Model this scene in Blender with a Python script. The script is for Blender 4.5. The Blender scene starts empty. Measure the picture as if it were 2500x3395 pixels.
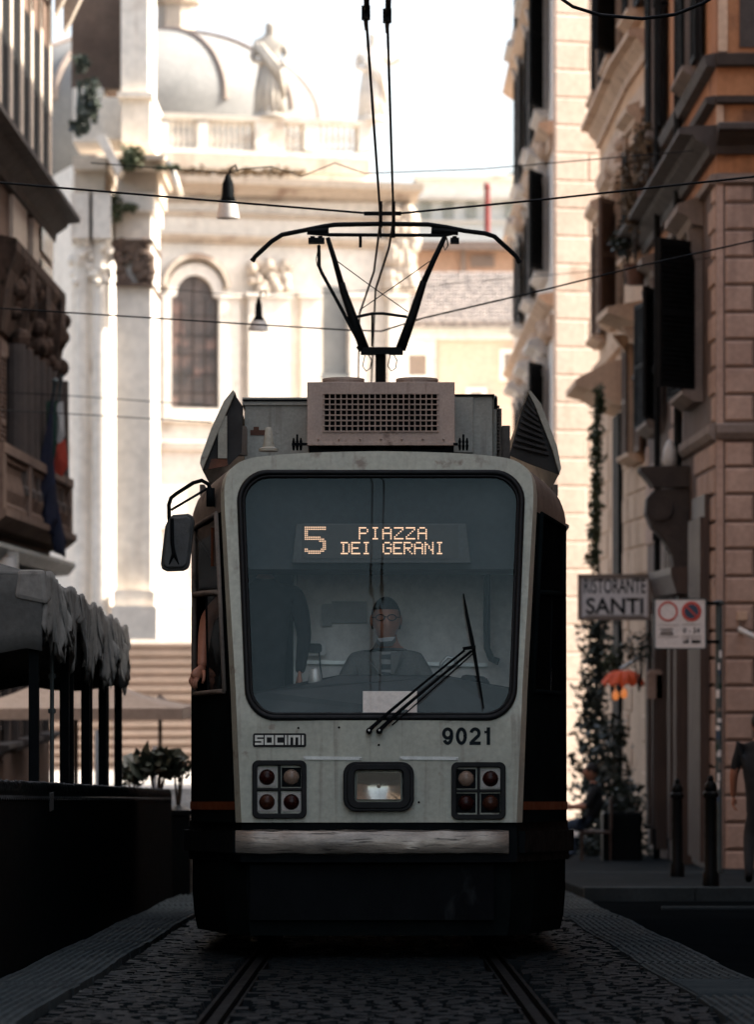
import bpy, bmesh, math, random
from mathutils import Vector, Matrix
R = math.radians
random.seed(7)
scn = bpy.context.scene
COL = scn.collection

# ------------------------------------------------------------------ camera, sky, sun, exposure
F = 135 / 36 * 3395          # focal length in photograph pixels
HZ = 2150                    # eye level in the photograph
ZC = 1.885                   # camera height over the road under the tram's nose
D0 = 23.06                   # distance to the tram's nose
SL = 0.0397                  # the street falls away from the camera
cam_d = bpy.data.cameras.new('camera')
cam_d.lens = 135; cam_d.sensor_width = 36; cam_d.sensor_fit = 'AUTO'
cam_d.shift_y = (HZ - 3395 / 2) / 3395
cam_d.clip_start = 0.1; cam_d.clip_end = 6000
cam_d.dof.use_dof = True; cam_d.dof.focus_distance = D0 + 0.1
cam_d.dof.aperture_fstop = 3.3
cam = bpy.data.objects.new('camera', cam_d); COL.objects.link(cam)
cam.location = (0, 0, ZC); cam.rotation_euler = (R(90), 0, 0)
scn.camera = cam

SUN_EL, SUN_AZ = 42, 84      # azimuth clockwise from the viewing direction
wd = bpy.data.worlds.new('World'); scn.world = wd; wd.use_nodes = True
nt = wd.node_tree
sky = nt.nodes.new('ShaderNodeTexSky'); sky.sky_type = 'NISHITA'; sky.sun_disc = False
sky.sun_elevation = R(SUN_EL); sky.sun_rotation = R(SUN_AZ)
sky.air_density = 1.0; sky.dust_density = 5.0; sky.ozone_density = 0.0
hs = nt.nodes.new('ShaderNodeHueSaturation'); hs.inputs['Saturation'].default_value = .62      # a hazy summer sky
nt.links.new(sky.outputs[0], hs.inputs['Color']); nt.links.new(hs.outputs[0], nt.nodes['Background'].inputs[0])
nt.nodes['Background'].inputs[1].default_value = 0.13
sd = bpy.data.lights.new('sun', 'SUN'); sd.energy = 4.5; sd.angle = R(0.5); sd.color = (1, .92, .81)
so = bpy.data.objects.new('sun', sd); COL.objects.link(so)
S = Vector((math.cos(R(SUN_EL)) * math.sin(R(SUN_AZ)), math.cos(R(SUN_EL)) * math.cos(R(SUN_AZ)), math.sin(R(SUN_EL))))
so.rotation_euler = (-S).to_track_quat('-Z', 'Y').to_euler(); so.location = (20, 30, 40)
vs = scn.view_settings
vs.view_transform = 'Standard'; vs.look = 'None'; vs.gamma = 1; vs.use_curve_mapping = False
vs.exposure = 1.9
scn.render.engine = 'CYCLES'
scn.cycles.use_denoising = True
scn.cycles.max_bounces = 8; scn.cycles.transparent_max_bounces = 12
scn.cycles.caustics_reflective = False; scn.cycles.caustics_refractive = False
scn.cycles.sample_clamp_indirect = 6

# ------------------------------------------------------------------ helpers
def W(px, py, d):            # a photograph pixel at a distance -> a point of the place
    return Vector(((px - 1250) * d / F, d, ZC + (HZ - py) * d / F))
def rz(y): return -(min(y, 62) - D0) * SL

def mat(name, c1, c2=None, scale=3.0, rough=.65, metal=0, bump=0, bscale=30, stretch=(1, 1, 1), spec=.4, mid=.5, span=.2, fine=.12, c3=None, s3=1.2, m3=.62, streak=None):
    m = bpy.data.materials.new(name); m.use_nodes = True
    n = m.node_tree.nodes; l = m.node_tree.links
    b = n['Principled BSDF']
    b.inputs['Roughness'].default_value = rough; b.inputs['Metallic'].default_value = metal
    b.inputs['Specular IOR Level'].default_value = spec
    c2 = c2 or tuple(x * .75 for x in c1)
    tc = n.new('ShaderNodeTexCoord'); mp = n.new('ShaderNodeMapping'); mp.inputs['Scale'].default_value = stretch
    l.new(tc.outputs['Object'], mp.inputs[0])
    def noise(sc, det=6):
        t = n.new('ShaderNodeTexNoise'); t.inputs['Scale'].default_value = sc; t.inputs['Detail'].default_value = det
        t.inputs['Roughness'].default_value = .6; l.new(mp.outputs[0], t.inputs[0]); return t
    def ramp(t, a, bb):
        r = n.new('ShaderNodeMapRange'); r.inputs[1].default_value = a; r.inputs[2].default_value = bb; l.new(t.outputs[0], r.inputs[0]); return r
    def mix(fac, A, B, mode='MIX'):
        x = n.new('ShaderNodeMix'); x.data_type = 'RGBA'; x.blend_type = mode
        if fac is not None: l.new(fac, x.inputs[0])
        for s, v in ((6, A), (7, B)):
            if isinstance(v, tuple): x.inputs[s].default_value = (*v, 1)
            else: l.new(v, x.inputs[s])
        return x
    x = mix(ramp(noise(scale), mid - span, mid + span).outputs[0], c1, c2)
    if c3: x = mix(ramp(noise(s3), m3, m3 + .09).outputs[0], x.outputs[2], c3)
    if streak:                # runs of dirt or scratches: (x, y, z stretch, colour, threshold, softness)
        m2 = n.new('ShaderNodeMapping'); m2.inputs['Scale'].default_value = streak[:3]; l.new(tc.outputs['Object'], m2.inputs[0])
        t2 = n.new('ShaderNodeTexNoise'); t2.inputs['Scale'].default_value = 1; t2.inputs['Detail'].default_value = 5; l.new(m2.outputs[0], t2.inputs[0])
        r2 = ramp(t2, streak[4], streak[4] + streak[5]); r2.inputs[4].default_value = streak[6] if len(streak) > 6 else .8
        x = mix(r2.outputs[0], x.outputs[2], streak[3])
    if fine:
        r = ramp(noise(scale * 14, 3), .3, .7); r.inputs[3].default_value = 1 - fine; r.inputs[4].default_value = 1 + fine
        cb = n.new('ShaderNodeCombineColor')
        for i in range(3): l.new(r.outputs[0], cb.inputs[i])
        x2 = mix(None, x.outputs[2], cb.outputs[0], 'MULTIPLY'); x2.inputs[0].default_value = 1; x = x2
    l.new(x.outputs[2], b.inputs['Base Color'])
    rr = ramp(noise(scale * 2.3), .3, .7); rr.inputs[3].default_value = max(.05, rough - .12); rr.inputs[4].default_value = min(1, rough + .12)
    l.new(rr.outputs[0], b.inputs['Roughness'])
    if bump:
        bp = n.new('ShaderNodeBump'); bp.inputs['Strength'].default_value = bump; bp.inputs['Distance'].default_value = .02
        l.new(noise(bscale, 5).outputs[0], bp.inputs['Height']); l.new(bp.outputs[0], b.inputs['Normal'])
    return m
def emit(name, c, s):
    m = bpy.data.materials.new(name); m.use_nodes = True
    b = m.node_tree.nodes['Principled BSDF']; b.inputs['Base Color'].default_value = (.02, .02, .02, 1)
    b.inputs['Emission Color'].default_value = (*c, 1); b.inputs['Emission Strength'].default_value = s
    return m
def glass(name, refl=.09, dust=.03, tint=(.8, .85, .85), dcol=(.5, .52, .5), gtint=(1, 1, 1)):
    m = bpy.data.materials.new(name); m.use_nodes = True
    n = m.node_tree.nodes; l = m.node_tree.links; n.remove(n['Principled BSDF'])
    tr = n.new('ShaderNodeBsdfTransparent'); tr.inputs[0].default_value = (*tint, 1)
    gl = n.new('ShaderNodeBsdfGlossy'); gl.inputs['Roughness'].default_value = .015; gl.inputs[0].default_value = (*gtint, 1)
    df = n.new('ShaderNodeBsdfDiffuse'); df.inputs[0].default_value = (*dcol, 1)
    a = n.new('ShaderNodeMixShader'); a.inputs[0].default_value = refl
    b = n.new('ShaderNodeMixShader')
    tc = n.new('ShaderNodeTexCoord'); nz = n.new('ShaderNodeTexNoise'); nz.inputs['Scale'].default_value = 3; nz.inputs['Detail'].default_value = 6
    mr = n.new('ShaderNodeMapRange'); mr.inputs[1].default_value = .3; mr.inputs[2].default_value = .75; mr.inputs[3].default_value = dust * .6; mr.inputs[4].default_value = dust * 1.5
    l.new(tc.outputs['Object'], nz.inputs[0]); l.new(nz.outputs[0], mr.inputs[0]); l.new(mr.outputs[0], b.inputs[0])
    l.new(tr.outputs[0], a.inputs[1]); l.new(gl.outputs[0], a.inputs[2]); l.new(a.outputs[0], b.inputs[1]); l.new(df.outputs[0], b.inputs[2])
    l.new(b.outputs[0], n['Material Output'].inputs[0])
    return m

def tag(o, label=None, cat=None, group=None, kind=None):
    if label: o['label'] = label
    if cat: o['category'] = cat
    if group: o['group'] = group
    if kind: o['kind'] = kind
    return o
def thing(name, label, cat, loc=(0, 0, 0), rot=(0, 0, 0), group=None):
    o = bpy.data.objects.new(name, None); COL.objects.link(o); o.location = loc; o.rotation_euler = rot
    o.empty_display_size = .3
    return tag(o, label, cat, group)
def origin(o):
    v = Vector((0, 0, 0))
    while o: v += Vector(o.location); o = o.parent
    return v

class MB:
    def __init__(s): s.v = []; s.f = []; s.mi = []; s.cur = 0
    def add(s, vs, fs):
        o = len(s.v); s.v += [tuple(p) for p in vs]
        for f in fs: s.f.append(tuple(i + o for i in f)); s.mi.append(s.cur)
        return s
    def box(s, a, b):
        x0, y0, z0 = a; x1, y1, z1 = b
        return s.add([(x0, y0, z0), (x1, y0, z0), (x1, y1, z0), (x0, y1, z0), (x0, y0, z1), (x1, y0, z1), (x1, y1, z1), (x0, y1, z1)],
                     [(0, 3, 2, 1), (4, 5, 6, 7), (0, 1, 5, 4), (1, 2, 6, 5), (2, 3, 7, 6), (3, 0, 4, 7)])
    def hexa(s, p): return s.add(p, [(0, 3, 2, 1), (4, 5, 6, 7), (0, 1, 5, 4), (1, 2, 6, 5), (2, 3, 7, 6), (3, 0, 4, 7)])
    def bar(s, a, b, w, h, up=(0, 0, 1)):      # rectangular bar between two points
        a = Vector(a); b = Vector(b); t = (b - a).normalized(); up = Vector(up)
        r = t.cross(up)
        if r.length < 1e-4: r = t.cross(Vector((0, 1, 0)))
        r.normalize(); u = r.cross(t); r *= w / 2; u *= h / 2
        return s.hexa([a - r - u, a + r - u, b + r - u, b - r - u, a - r + u, a + r + u, b + r + u, b - r + u])
    def tube(s, pts, r, n=8, closed=False, caps=True, flat=1.0):
        pts = [Vector(p) for p in pts]; k = len(pts)
        rs = list(r) if isinstance(r, (list, tuple)) else [r] * k
        o = len(s.v); prev = None
        for i, p in enumerate(pts):
            if closed: t = pts[(i + 1) % k] - pts[i - 1]
            else: t = pts[min(i + 1, k - 1)] - pts[max(i - 1, 0)]
            t.normalize()
            if prev is None:
                prev = Vector((0, 0, 1)) if abs(t.z) < .9 else Vector((0, 1, 0))
            u = prev - t * prev.dot(t)
            if u.length < 1e-5: u = t.orthogonal()
            u.normalize(); w = t.cross(u); prev = u
            for j in range(n):
                an = 2 * math.pi * j / n
                s.v.append(tuple(p + (u * math.cos(an) + w * math.sin(an) * flat) * rs[i]))
        m = k if closed else k - 1
        for i in range(m):
            a = o + i * n; b = o + ((i + 1) % k) * n
            for j in range(n):
                s.f.append((a + j, a + (j + 1) % n, b + (j + 1) % n, b + j)); s.mi.append(s.cur)
        if caps and not closed:
            s.f.append(tuple(o + j for j in range(n))[::-1]); s.mi.append(s.cur)
            s.f.append(tuple(o + (k - 1) * n + j for j in range(n))); s.mi.append(s.cur)
        return s
    def lathe(s, prof, c, n=16, axis='z', ph=0, sx=1, sy=1):
        o = len(s.v); c = Vector(c)
        for r, h in prof:
            for j in range(n):
                a = 2 * math.pi * j / n + ph; x, y = r * math.cos(a) * sx, r * math.sin(a) * sy
                q = {'z': (x, y, h), 'y': (x, h, y), 'x': (h, x, y)}[axis]
                s.v.append(tuple(c + Vector(q)))
        for i in range(len(prof) - 1):
            for j in range(n):
                a = o + i * n; b = a + n
                s.f.append((a + j, a + (j + 1) % n, b + (j + 1) % n, b + j)); s.mi.append(s.cur)
        s.f.append(tuple(o + j for j in range(n))[::-1]); s.mi.append(s.cur)
        s.f.append(tuple(o + (len(prof) - 1) * n + j for j in range(n))); s.mi.append(s.cur)
        return s
    def ball(s, c, r, n=12, m=8):
        prof = [(math.sin(math.pi * i / m), -math.cos(math.pi * i / m)) for i in range(m + 1)]
        r = r if isinstance(r, (tuple, list)) else (r, r, r)
        o = len(s.v); s.lathe([(max(a, .002), b) for a, b in prof], (0, 0, 0), n)
        for i in range(o, len(s.v)):
            v = s.v[i]; s.v[i] = (c[0] + v[0] * r[0], c[1] + v[1] * r[1], c[2] + v[2] * r[2])
        return s
    def prism(s, pts, y0, y1, yf=None):        # outline in X-Z pushed along Y
        n = len(pts); yf = yf or (lambda x, z: 0)
        o = len(s.v)
        s.v += [(x, y0 + yf(x, z), z) for x, z in pts] + [(x, y1 + yf(x, z), z) for x, z in pts]
        s.f.append(tuple(range(o, o + n))); s.mi.append(s.cur)
        s.f.append(tuple(range(o + n, o + 2 * n))[::-1]); s.mi.append(s.cur)
        for i in range(n):
            j = (i + 1) % n; s.f.append((o + i, o + n + i, o + n + j, o + j)); s.mi.append(s.cur)
        return s
    def ring(s, A, B, y0, y1, yf=None):        # frame between two outlines of equal length
        n = len(A); yf = yf or (lambda x, z: 0); o = len(s.v)
        for P, y in ((A, y0), (B, y0), (A, y1), (B, y1)): s.v += [(x, y + yf(x, z), z) for x, z in P]
        for i in range(n):
            j = (i + 1) % n
            for a, b in ((0, 1), (1, 3), (3, 2), (2, 0)):
                s.f.append((o + a * n + i, o + a * n + j, o + b * n + j, o + b * n + i)); s.mi.append(s.cur)
        return s
    def build(s, name, m, parent=None, smooth=False, bevel=0, local=False, solid=0, recalc=True, autosm=None):
        me = bpy.data.meshes.new(name); o = bpy.data.objects.new(name, me); COL.objects.link(o)
        off = Vector((0, 0, 0))
        if parent is not None:
            o.parent = parent
            if not local: off = origin(parent)
        elif not local:
            xs = [min(p[i] for p in s.v) for i in range(3)]; xe = [max(p[i] for p in s.v) for i in range(3)]
            off = Vector(((xs[0] + xe[0]) / 2, (xs[1] + xe[1]) / 2, xs[2])); o.location = off
        me.from_pydata([tuple(Vector(p) - off) for p in s.v], [], s.f)
        for x in (m if isinstance(m, (list, tuple)) else [m]): me.materials.append(x)
        for p, i in zip(me.polygons, s.mi): p.material_index = i
        if recalc:
            bm = bmesh.new(); bm.from_mesh(me); bmesh.ops.recalc_face_normals(bm, faces=bm.faces[:]); bm.to_mesh(me); bm.free()
        if smooth:
            for p in me.polygons: p.use_smooth = True
        if autosm:
            for p in me.polygons: p.use_smooth = True
            try: me.set_sharp_from_angle(angle=R(autosm))
            except Exception: pass
        if solid:
            q = o.modifiers.new('solid', 'SOLIDIFY'); q.thickness = solid; q.offset = 0
        if bevel:
            q = o.modifiers.new('bevel', 'BEVEL'); q.width = bevel; q.segments = 2; q.limit_method = 'ANGLE'; q.angle_limit = R(40)
        return o
    # boxes and profiles in the frame of a facade: u along it, h out of it, z up
    def fbox(s, Fr, u0, u1, h0, h1, z0, z1):
        P = lambda u, h, z: fr(Fr, u, h, z)
        return s.hexa([P(u0, h0, z0), P(u1, h0, z0), P(u1, h1, z0), P(u0, h1, z0), P(u0, h0, z1), P(u1, h0, z1), P(u1, h1, z1), P(u0, h1, z1)])
    def fprof(s, Fr, u0, u1, prof):
        n = len(prof)
        return s.add([fr(Fr, u0, h, z) for h, z in prof] + [fr(Fr, u1, h, z) for h, z in prof],
                     [tuple(range(n))[::-1], tuple(range(n, 2 * n))] + [(i, (i + 1) % n, n + (i + 1) % n, n + i) for i in range(n)])
    def fblock(s, Fr, u0, u1, z0, z1, h, ch=.025):      # a chamfered stone on a facade
        P = lambda u, hh, z: fr(Fr, u, hh, z)
        return s.hexa([P(u0, .002, z0), P(u1, .002, z0), P(u1 - ch, h, z0 + ch), P(u0 + ch, h, z0 + ch),
                       P(u0, .002, z1), P(u1, .002, z1), P(u1 - ch, h, z1 - ch), P(u0 + ch, h, z1 - ch)])
def fr(Fr, u, h, z):
    (ox, oy), (tx, ty), (nx, ny) = Fr
    return Vector((ox + tx * u + nx * h, oy + ty * u + ny * h, z))
def frame(ax, ay, bx, by):   # facade from a to b, outward normal on the street's side
    L = math.hypot(bx - ax, by - ay); t = ((bx - ax) / L, (by - ay) / L)
    return ((ax, ay), t, (-t[1], t[0])), L

def rrect(x0, x1, z0, z1, r, k=6):
    out = []
    for cx, cz, a0 in ((x1 - r, z1 - r, 0), (x0 + r, z1 - r, 90), (x0 + r, z0 + r, 180), (x1 - r, z0 + r, 270)):
        for i in range(k + 1):
            a = R(a0 + 90 * i / k); out.append((cx + r * math.cos(a), cz + r * math.sin(a)))
    return out
def text_mb(txt, w, h, bold=0.0):             # lettering as a flat mesh, fitted to w x h, lower left corner at the origin
    cu = bpy.data.curves.new('txt', 'FONT'); cu.body = txt; cu.offset = bold; cu.resolution_u = 4
    o = bpy.data.objects.new('txt', cu); COL.objects.link(o)
    me = bpy.data.meshes.new_from_object(o.evaluated_get(bpy.context.evaluated_depsgraph_get()))
    V = [v.co.copy() for v in me.vertices]; Fs = [tuple(p.vertices) for p in me.polygons]
    bpy.data.objects.remove(o); bpy.data.curves.remove(cu); bpy.data.meshes.remove(me)
    x0 = min(v.x for v in V); x1 = max(v.x for v in V); y0 = min(v.y for v in V); y1 = max(v.y for v in V)
    return [((v.x - x0) / (x1 - x0) * w, (v.y - y0) / (y1 - y0) * h) for v in V], Fs
def put_text(mb, txt, x0, z0, w, h, yfun, thick=.004, bold=0.0, skew=0):
    V, Fs = text_mb(txt, w, h, bold)
    n = len(V)
    mb.add([(x0 + a + skew * b, yfun(x0 + a, z0 + b) - thick, z0 + b) for a, b in V], Fs)
def leaves(mb, c, rad, n, size, rnd=random, flat=0):
    c = Vector(c)
    for _ in range(n):
        while True:
            q = Vector((rnd.uniform(-1, 1), rnd.uniform(-1, 1), rnd.uniform(-1, 1)))
            if q.length <= 1: break
        q = q * (.55 + .45 * rnd.random())
        p = c + Vector((q.x * rad[0], q.y * rad[1], q.z * rad[2]))
        a = Vector((rnd.gauss(0, 1), rnd.gauss(0, 1), rnd.gauss(0, .7))).normalized(); b = a.orthogonal().normalized()
        b = (Matrix.Rotation(rnd.uniform(0, 6.28), 3, a) @ b)
        s = size * rnd.uniform(.6, 1.3)
        mb.add([p - a * s, p + b * s * .45, p + a * s, p - b * s * .45], [(0, 1, 2, 3)])
def skin_into(mb, joints, edges, root, sub=2, matf=None):   # grow a continuous body on a skeleton
    names = list(joints); me = bpy.data.meshes.new('sk'); bm = bmesh.new(); lay = bm.verts.layers.skin.verify(); vv = {}
    for k in names:
        p, r = joints[k]; v = bm.verts.new(p); r = r if isinstance(r, tuple) else (r, r); v[lay].radius = r; v[lay].use_root = (k == root); vv[k] = v
    for a, b in edges: bm.edges.new((vv[a], vv[b]))
    bm.to_mesh(me); bm.free()
    o = bpy.data.objects.new('sk', me); COL.objects.link(o)
    q = o.modifiers.new('s', 'SKIN'); q.use_smooth_shade = True
    q = o.modifiers.new('ss', 'SUBSURF'); q.levels = sub; q.render_levels = sub
    m2 = bpy.data.meshes.new_from_object(o.evaluated_get(bpy.context.evaluated_depsgraph_get()))
    ofs = len(mb.v); mb.v += [tuple(v.co) for v in m2.vertices]
    for p in m2.polygons:
        mb.f.append(tuple(i + ofs for i in p.vertices)); mb.mi.append(matf(p.center) if matf else mb.cur)
    bpy.data.objects.remove(o); bpy.data.meshes.remove(me); bpy.data.meshes.remove(m2)
def head_into(mb, c, yaw=0, tilt=0, s=1.0):     # head with brow, nose, mouth, jaw and ears; faces -Y at yaw 0
    M = Matrix.Translation(c) @ Matrix.Rotation(yaw, 4, 'Z') @ Matrix.Rotation(tilt, 4, 'X')
    n, m = 28, 22; o = len(mb.v)
    for i in range(m + 1):
        th = math.pi * i / m
        for j in range(n):
            ph = 2 * math.pi * j / n
            x = math.sin(th) * math.cos(ph); y = math.sin(th) * math.sin(ph); z = -math.cos(th)
            w = 1 if z > 0 else 1 - .28 * z * z
            X, Y, Z = .077 * x * w, .098 * y * (1 if z > -.2 else 1 - .12 * (-.2 - z)), .122 * z
            if y < 0:
                nz = math.exp(-(X / .014) ** 2 - ((Z + .012) / .026) ** 2); Y -= .026 * nz
                Y += .010 * math.exp(-((abs(X) - .032) / .016) ** 2 - ((Z - .015) / .013) ** 2)
                Y -= .006 * math.exp(-((Z - .037) / .010) ** 2 - (X / .045) ** 2)
                Y -= .007 * math.exp(-(X / .024) ** 2 - ((Z + .056) / .010) ** 2)
                Y -= .010 * math.exp(-(X / .022) ** 2 - ((Z + .098) / .016) ** 2)
            mb.v.append(tuple(M @ (Vector((X, Y, Z)) * s)))
    for i in range(m):
        for j in range(n):
            a = o + i * n; b = a + n; mb.f.append((a + j, a + (j + 1) % n, b + (j + 1) % n, b + j)); mb.mi.append(mb.cur)
    for sx in (-1, 1):
        k = len(mb.v); mb.ball((0, 0, 0), (.010, .02, .032), 8, 6)
        for i in range(k, len(mb.v)): mb.v[i] = tuple(M @ ((Vector(mb.v[i]) + Vector((sx * .079, .008, 0))) * s))
    return M
def hand_into(mb, wrist, d, up, s=1.0, curl=.5, side=1):   # palm, four bent fingers and a thumb; d towards the fingers, up = back of the hand
    d = Vector(d).normalized(); up = Vector(up); up = (up - d * up.dot(d)).normalized(); r = d.cross(up) * side; w = Vector(wrist)
    P = lambda a, b, c: w + (d * a + r * b + up * c) * s
    mb.tube([P(-.02, 0, 0), P(.02, 0, 0), P(.05, 0, .002), P(.085, 0, 0)], [.024 * s, .032 * s, .040 * s, .036 * s], 10, flat=.45)
    for b, L, k in ((-.030, .062, 0), (-.010, .075, 1), (.010, .070, 2), (.029, .055, 3)):
        pts = [P(.075, b, 0)]; an = curl * .35; q = Vector((.075, 0))
        for seg in (.45, .32, .23):
            q = q + Vector((math.cos(an), -math.sin(an))) * L * seg * 1.15; an += curl * (.75 + .08 * k)
            pts.append(P(q.x, b * 1.05, q.y))
        mb.tube(pts, [.0100 * s, .0095 * s, .0085 * s, .006 * s], 7)
    mb.tube([P(.012, -.026, -.004), P(.042, -.050, -.014), P(.066, -.056, -.026), P(.083, -.052, -.036)], [.014 * s, .012 * s, .010 * s, .007 * s], 7)

# ------------------------------------------------------------------ materials
M = {}
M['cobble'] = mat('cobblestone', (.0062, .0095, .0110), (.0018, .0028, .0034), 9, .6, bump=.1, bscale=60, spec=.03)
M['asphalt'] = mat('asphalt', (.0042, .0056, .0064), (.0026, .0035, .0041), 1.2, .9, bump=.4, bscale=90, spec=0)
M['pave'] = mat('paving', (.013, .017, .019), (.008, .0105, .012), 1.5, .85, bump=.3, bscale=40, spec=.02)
M['plaza'] = mat('plaza', (.34, .31, .28), (.26, .24, .22), .6, .8)
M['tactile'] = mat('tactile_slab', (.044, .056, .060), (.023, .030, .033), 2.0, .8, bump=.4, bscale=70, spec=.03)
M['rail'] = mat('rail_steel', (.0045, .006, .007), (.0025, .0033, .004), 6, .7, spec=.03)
M['tlight'] = mat('tram_grey_paint', (.425, .462, .385), (.345, .372, .315), 2.2, .52, bump=.08, bscale=25, fine=.12, c3=(.22, .195, .155), s3=6, m3=.62, streak=(22, 22, 1.1, (.21, .20, .165), .55, .16, .6))
M['tdark'] = mat('tram_dark_paint', (.006, .0090, .0095), (.0035, .0053, .0057), 3, .9, spec=0)
M['tshoulder'] = mat('tram_weathered_roof', (.185, .158, .132), (.10, .090, .078), 3.5, .6, bump=.2, bscale=14, c3=(.045, .04, .036), s3=6, m3=.6, spec=.15)
M['rubber'] = mat('rubber', (.006, .008, .009), (.004, .005, .006), 8, .5, spec=.18)
M['black'] = mat('black_metal', (.005, .007, .008), (.003, .004, .005), 6, .7, spec=.04)
M['panto'] = mat('pantograph_metal', (.006, .009, .010), (.003, .005, .006), 12, .55, spec=.08)
M['chrome'] = mat('dented_bumper_metal', (.40, .36, .30), (.20, .185, .165), 3.5, .45, metal=.6, bump=.35, bscale=5, stretch=(1, 1, 3), c3=(.06, .055, .05), s3=9, m3=.66, streak=(5, 5, 90, (.05, .045, .04), .60, .04, .8))
M['acgrey'] = mat('aircon_casing', (.45, .36, .30), (.33, .27, .23), 5, .55, bump=.1, c3=(.15, .10, .075), s3=7, m3=.64, streak=(30, 30, 1.5, (.20, .145, .115), .58, .14, .5))
M['boxgrey'] = mat('roof_box_paint', (.36, .37, .325), (.27, .28, .245), 4, .55, c3=(.09, .06, .045), s3=6, m3=.68, streak=(26, 26, 1.2, (.16, .145, .12), .58, .14, .5))
M['rust'] = mat('rust', (.14, .06, .035), (.07, .035, .025), 9, .85)
M['fairing'] = mat('fairing_paint', (.40, .40, .33), (.27, .27, .225), 4, .55, c3=(.16, .11, .08), s3=9, m3=.62)
M['fairdark'] = mat('fairing_inside', (.022, .022, .02), (.012, .012, .012), 5, .7)
M['orange'] = mat('orange_stripe', (.13, .036, .012), (.09, .025, .009), 5, .6, spec=.1)
M['alu'] = mat('aluminium', (.55, .57, .55), (.40, .42, .40), 9, .4, metal=.5)
M['wallcab'] = mat('cab_wall', (.80, .76, .71), (.70, .67, .62), 1.5, .7)
M['cabdark'] = mat('cab_dark', (.02, .023, .024), (.012, .014, .015), 3, .6)
M['wshield'] = glass('windscreen_glass', .022, .014, (.93, .95, .94), (.40, .44, .41), (.74, .96, .90))
M['pane'] = glass('side_pane_glass', .14, .05, (.45, .5, .5), (.25, .28, .28))
M['dpane'] = mat('dark_pane', (.008, .010, .011), (.005, .006, .007), 2, .15, spec=.15)
M['led'] = emit('led_amber', (1, .62, .40), .36)
M['lens_red'] = mat('red_lens', (.022, .0045, .004), (.014, .003, .003), 30, .3, spec=.2)
M['lens_amber'] = mat('amber_lens', (.040, .014, .008), (.026, .010, .006), 30, .3, spec=.2)
M['lens_clear'] = mat('clear_lens', (.22, .165, .125), (.16, .12, .09), 30, .25, spec=.3)
M['reflector'] = mat('reflector', (.50, .48, .44), (.36, .34, .31), 9, .14, metal=1)
M['headglass'] = glass('headlight_glass', .05, .012, (.85, .88, .86))
M['white'] = mat('white_paint', (.80, .78, .74), (.70, .69, .65), 4, .6)
M['letter'] = mat('lettering_dark', (.008, .014, .017), (.006, .010, .013), 5, .6, spec=.1)
M['badge'] = mat('badge_letters', (.55, .55, .50), (.38, .38, .35), 9, .35, metal=.4)
M['skin'] = mat('skin', (.44, .20, .125), (.36, .16, .10), 12, .5)
M['hair'] = mat('dark_hair', (.018, .014, .012), (.010, .008, .007), 40, .6, bump=.5, bscale=120)
M['shirt'] = mat('grey_jacket', (.14, .145, .14), (.11, .115, .11), 6, .85, bump=.3, bscale=18)
M['stripe'] = mat('striped_shirt', (.05, .055, .06), (.32, .32, .31), 30, .8, stretch=(.05, .05, 1), span=.03)
M['sidepane'] = mat('black_side_pane', (.004, .005, .006), (.003, .0035, .004), 2, .7, spec=.0)
M['mask'] = mat('face_mask', (.38, .40, .41), (.32, .34, .35), 6, .8)
M['darkcloth'] = mat('dark_cloth', (.016, .018, .02), (.010, .011, .013), 6, .9, bump=.3, bscale=20)
M['jeans'] = mat('denim', (.05, .075, .11), (.03, .045, .075), 8, .9)
M['stone_pink'] = mat('pink_stone', (.50, .355, .28), (.36, .25, .20), 1.3, .85, bump=.3, bscale=18, c3=(.22, .155, .13), s3=.9, m3=.60, spec=.1, streak=(3, 3, .3, (.22, .155, .125), .57, .12, .6))
M['stone_warm'] = mat('warm_stone', (.60, .43, .31), (.46, .32, .225), 1.0, .85, bump=.25, bscale=14, c3=(.27, .18, .125), s3=1.1, m3=.61, spec=.1, streak=(3, 3, .3, (.27, .175, .125), .57, .12, .5))  # tone raised in place of light bounced onto the orange house
M['plaster_bounce'] = mat('bounce_orange_plaster', (.62, .39, .24), (.52, .32, .19), .8, .85, c3=(.36, .22, .14), s3=.9, m3=.6, spec=.1)  # paler copy of the orange plaster, bounced light put into the colour
M['plaster_or'] = mat('orange_plaster', (.47, .225, .11), (.35, .16, .08), .8, .85, c3=(.22, .11, .065), s3=.9, m3=.58, spec=.1, streak=(3, 3, .3, (.2, .1, .06), .56, .12, .6))
M['cream'] = mat('cream_stucco', (.66, .585, .515), (.56, .485, .42), .7, .8, c3=(.46, .37, .30), s3=.8, m3=.62, streak=(3, 3, .3, (.42, .33, .26), .58, .12, .5))
M['trim'] = mat('grey_stone_trim', (.28, .225, .19), (.19, .155, .135), 1.6, .8, bump=.3, bscale=16, spec=.1)
M['trimdark'] = mat('dark_stone_trim', (.07, .055, .047), (.04, .033, .03), 2.2, .8, bump=.4, bscale=14)
M['joint'] = mat('shadow_joint', (.14, .095, .075), (.10, .07, .055), 2, .9)
M['shutter'] = mat('dark_shutter', (.014, .0145, .0145), (.009, .0095, .0095), 3, .75, spec=.1)
M['shutbrown'] = mat('brown_shutter', (.13, .075, .048), (.09, .052, .035), 3, .65)
M['wood'] = mat('dark_wood', (.085, .052, .038), (.05, .031, .024), 3, .55, stretch=(6, 6, .5))
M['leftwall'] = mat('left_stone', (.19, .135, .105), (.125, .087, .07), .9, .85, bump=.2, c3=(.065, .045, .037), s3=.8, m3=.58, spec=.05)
M['leftpale'] = mat('left_pale_stone', (.55, .47, .39), (.45, .38, .31), 1.0, .8)
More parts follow.
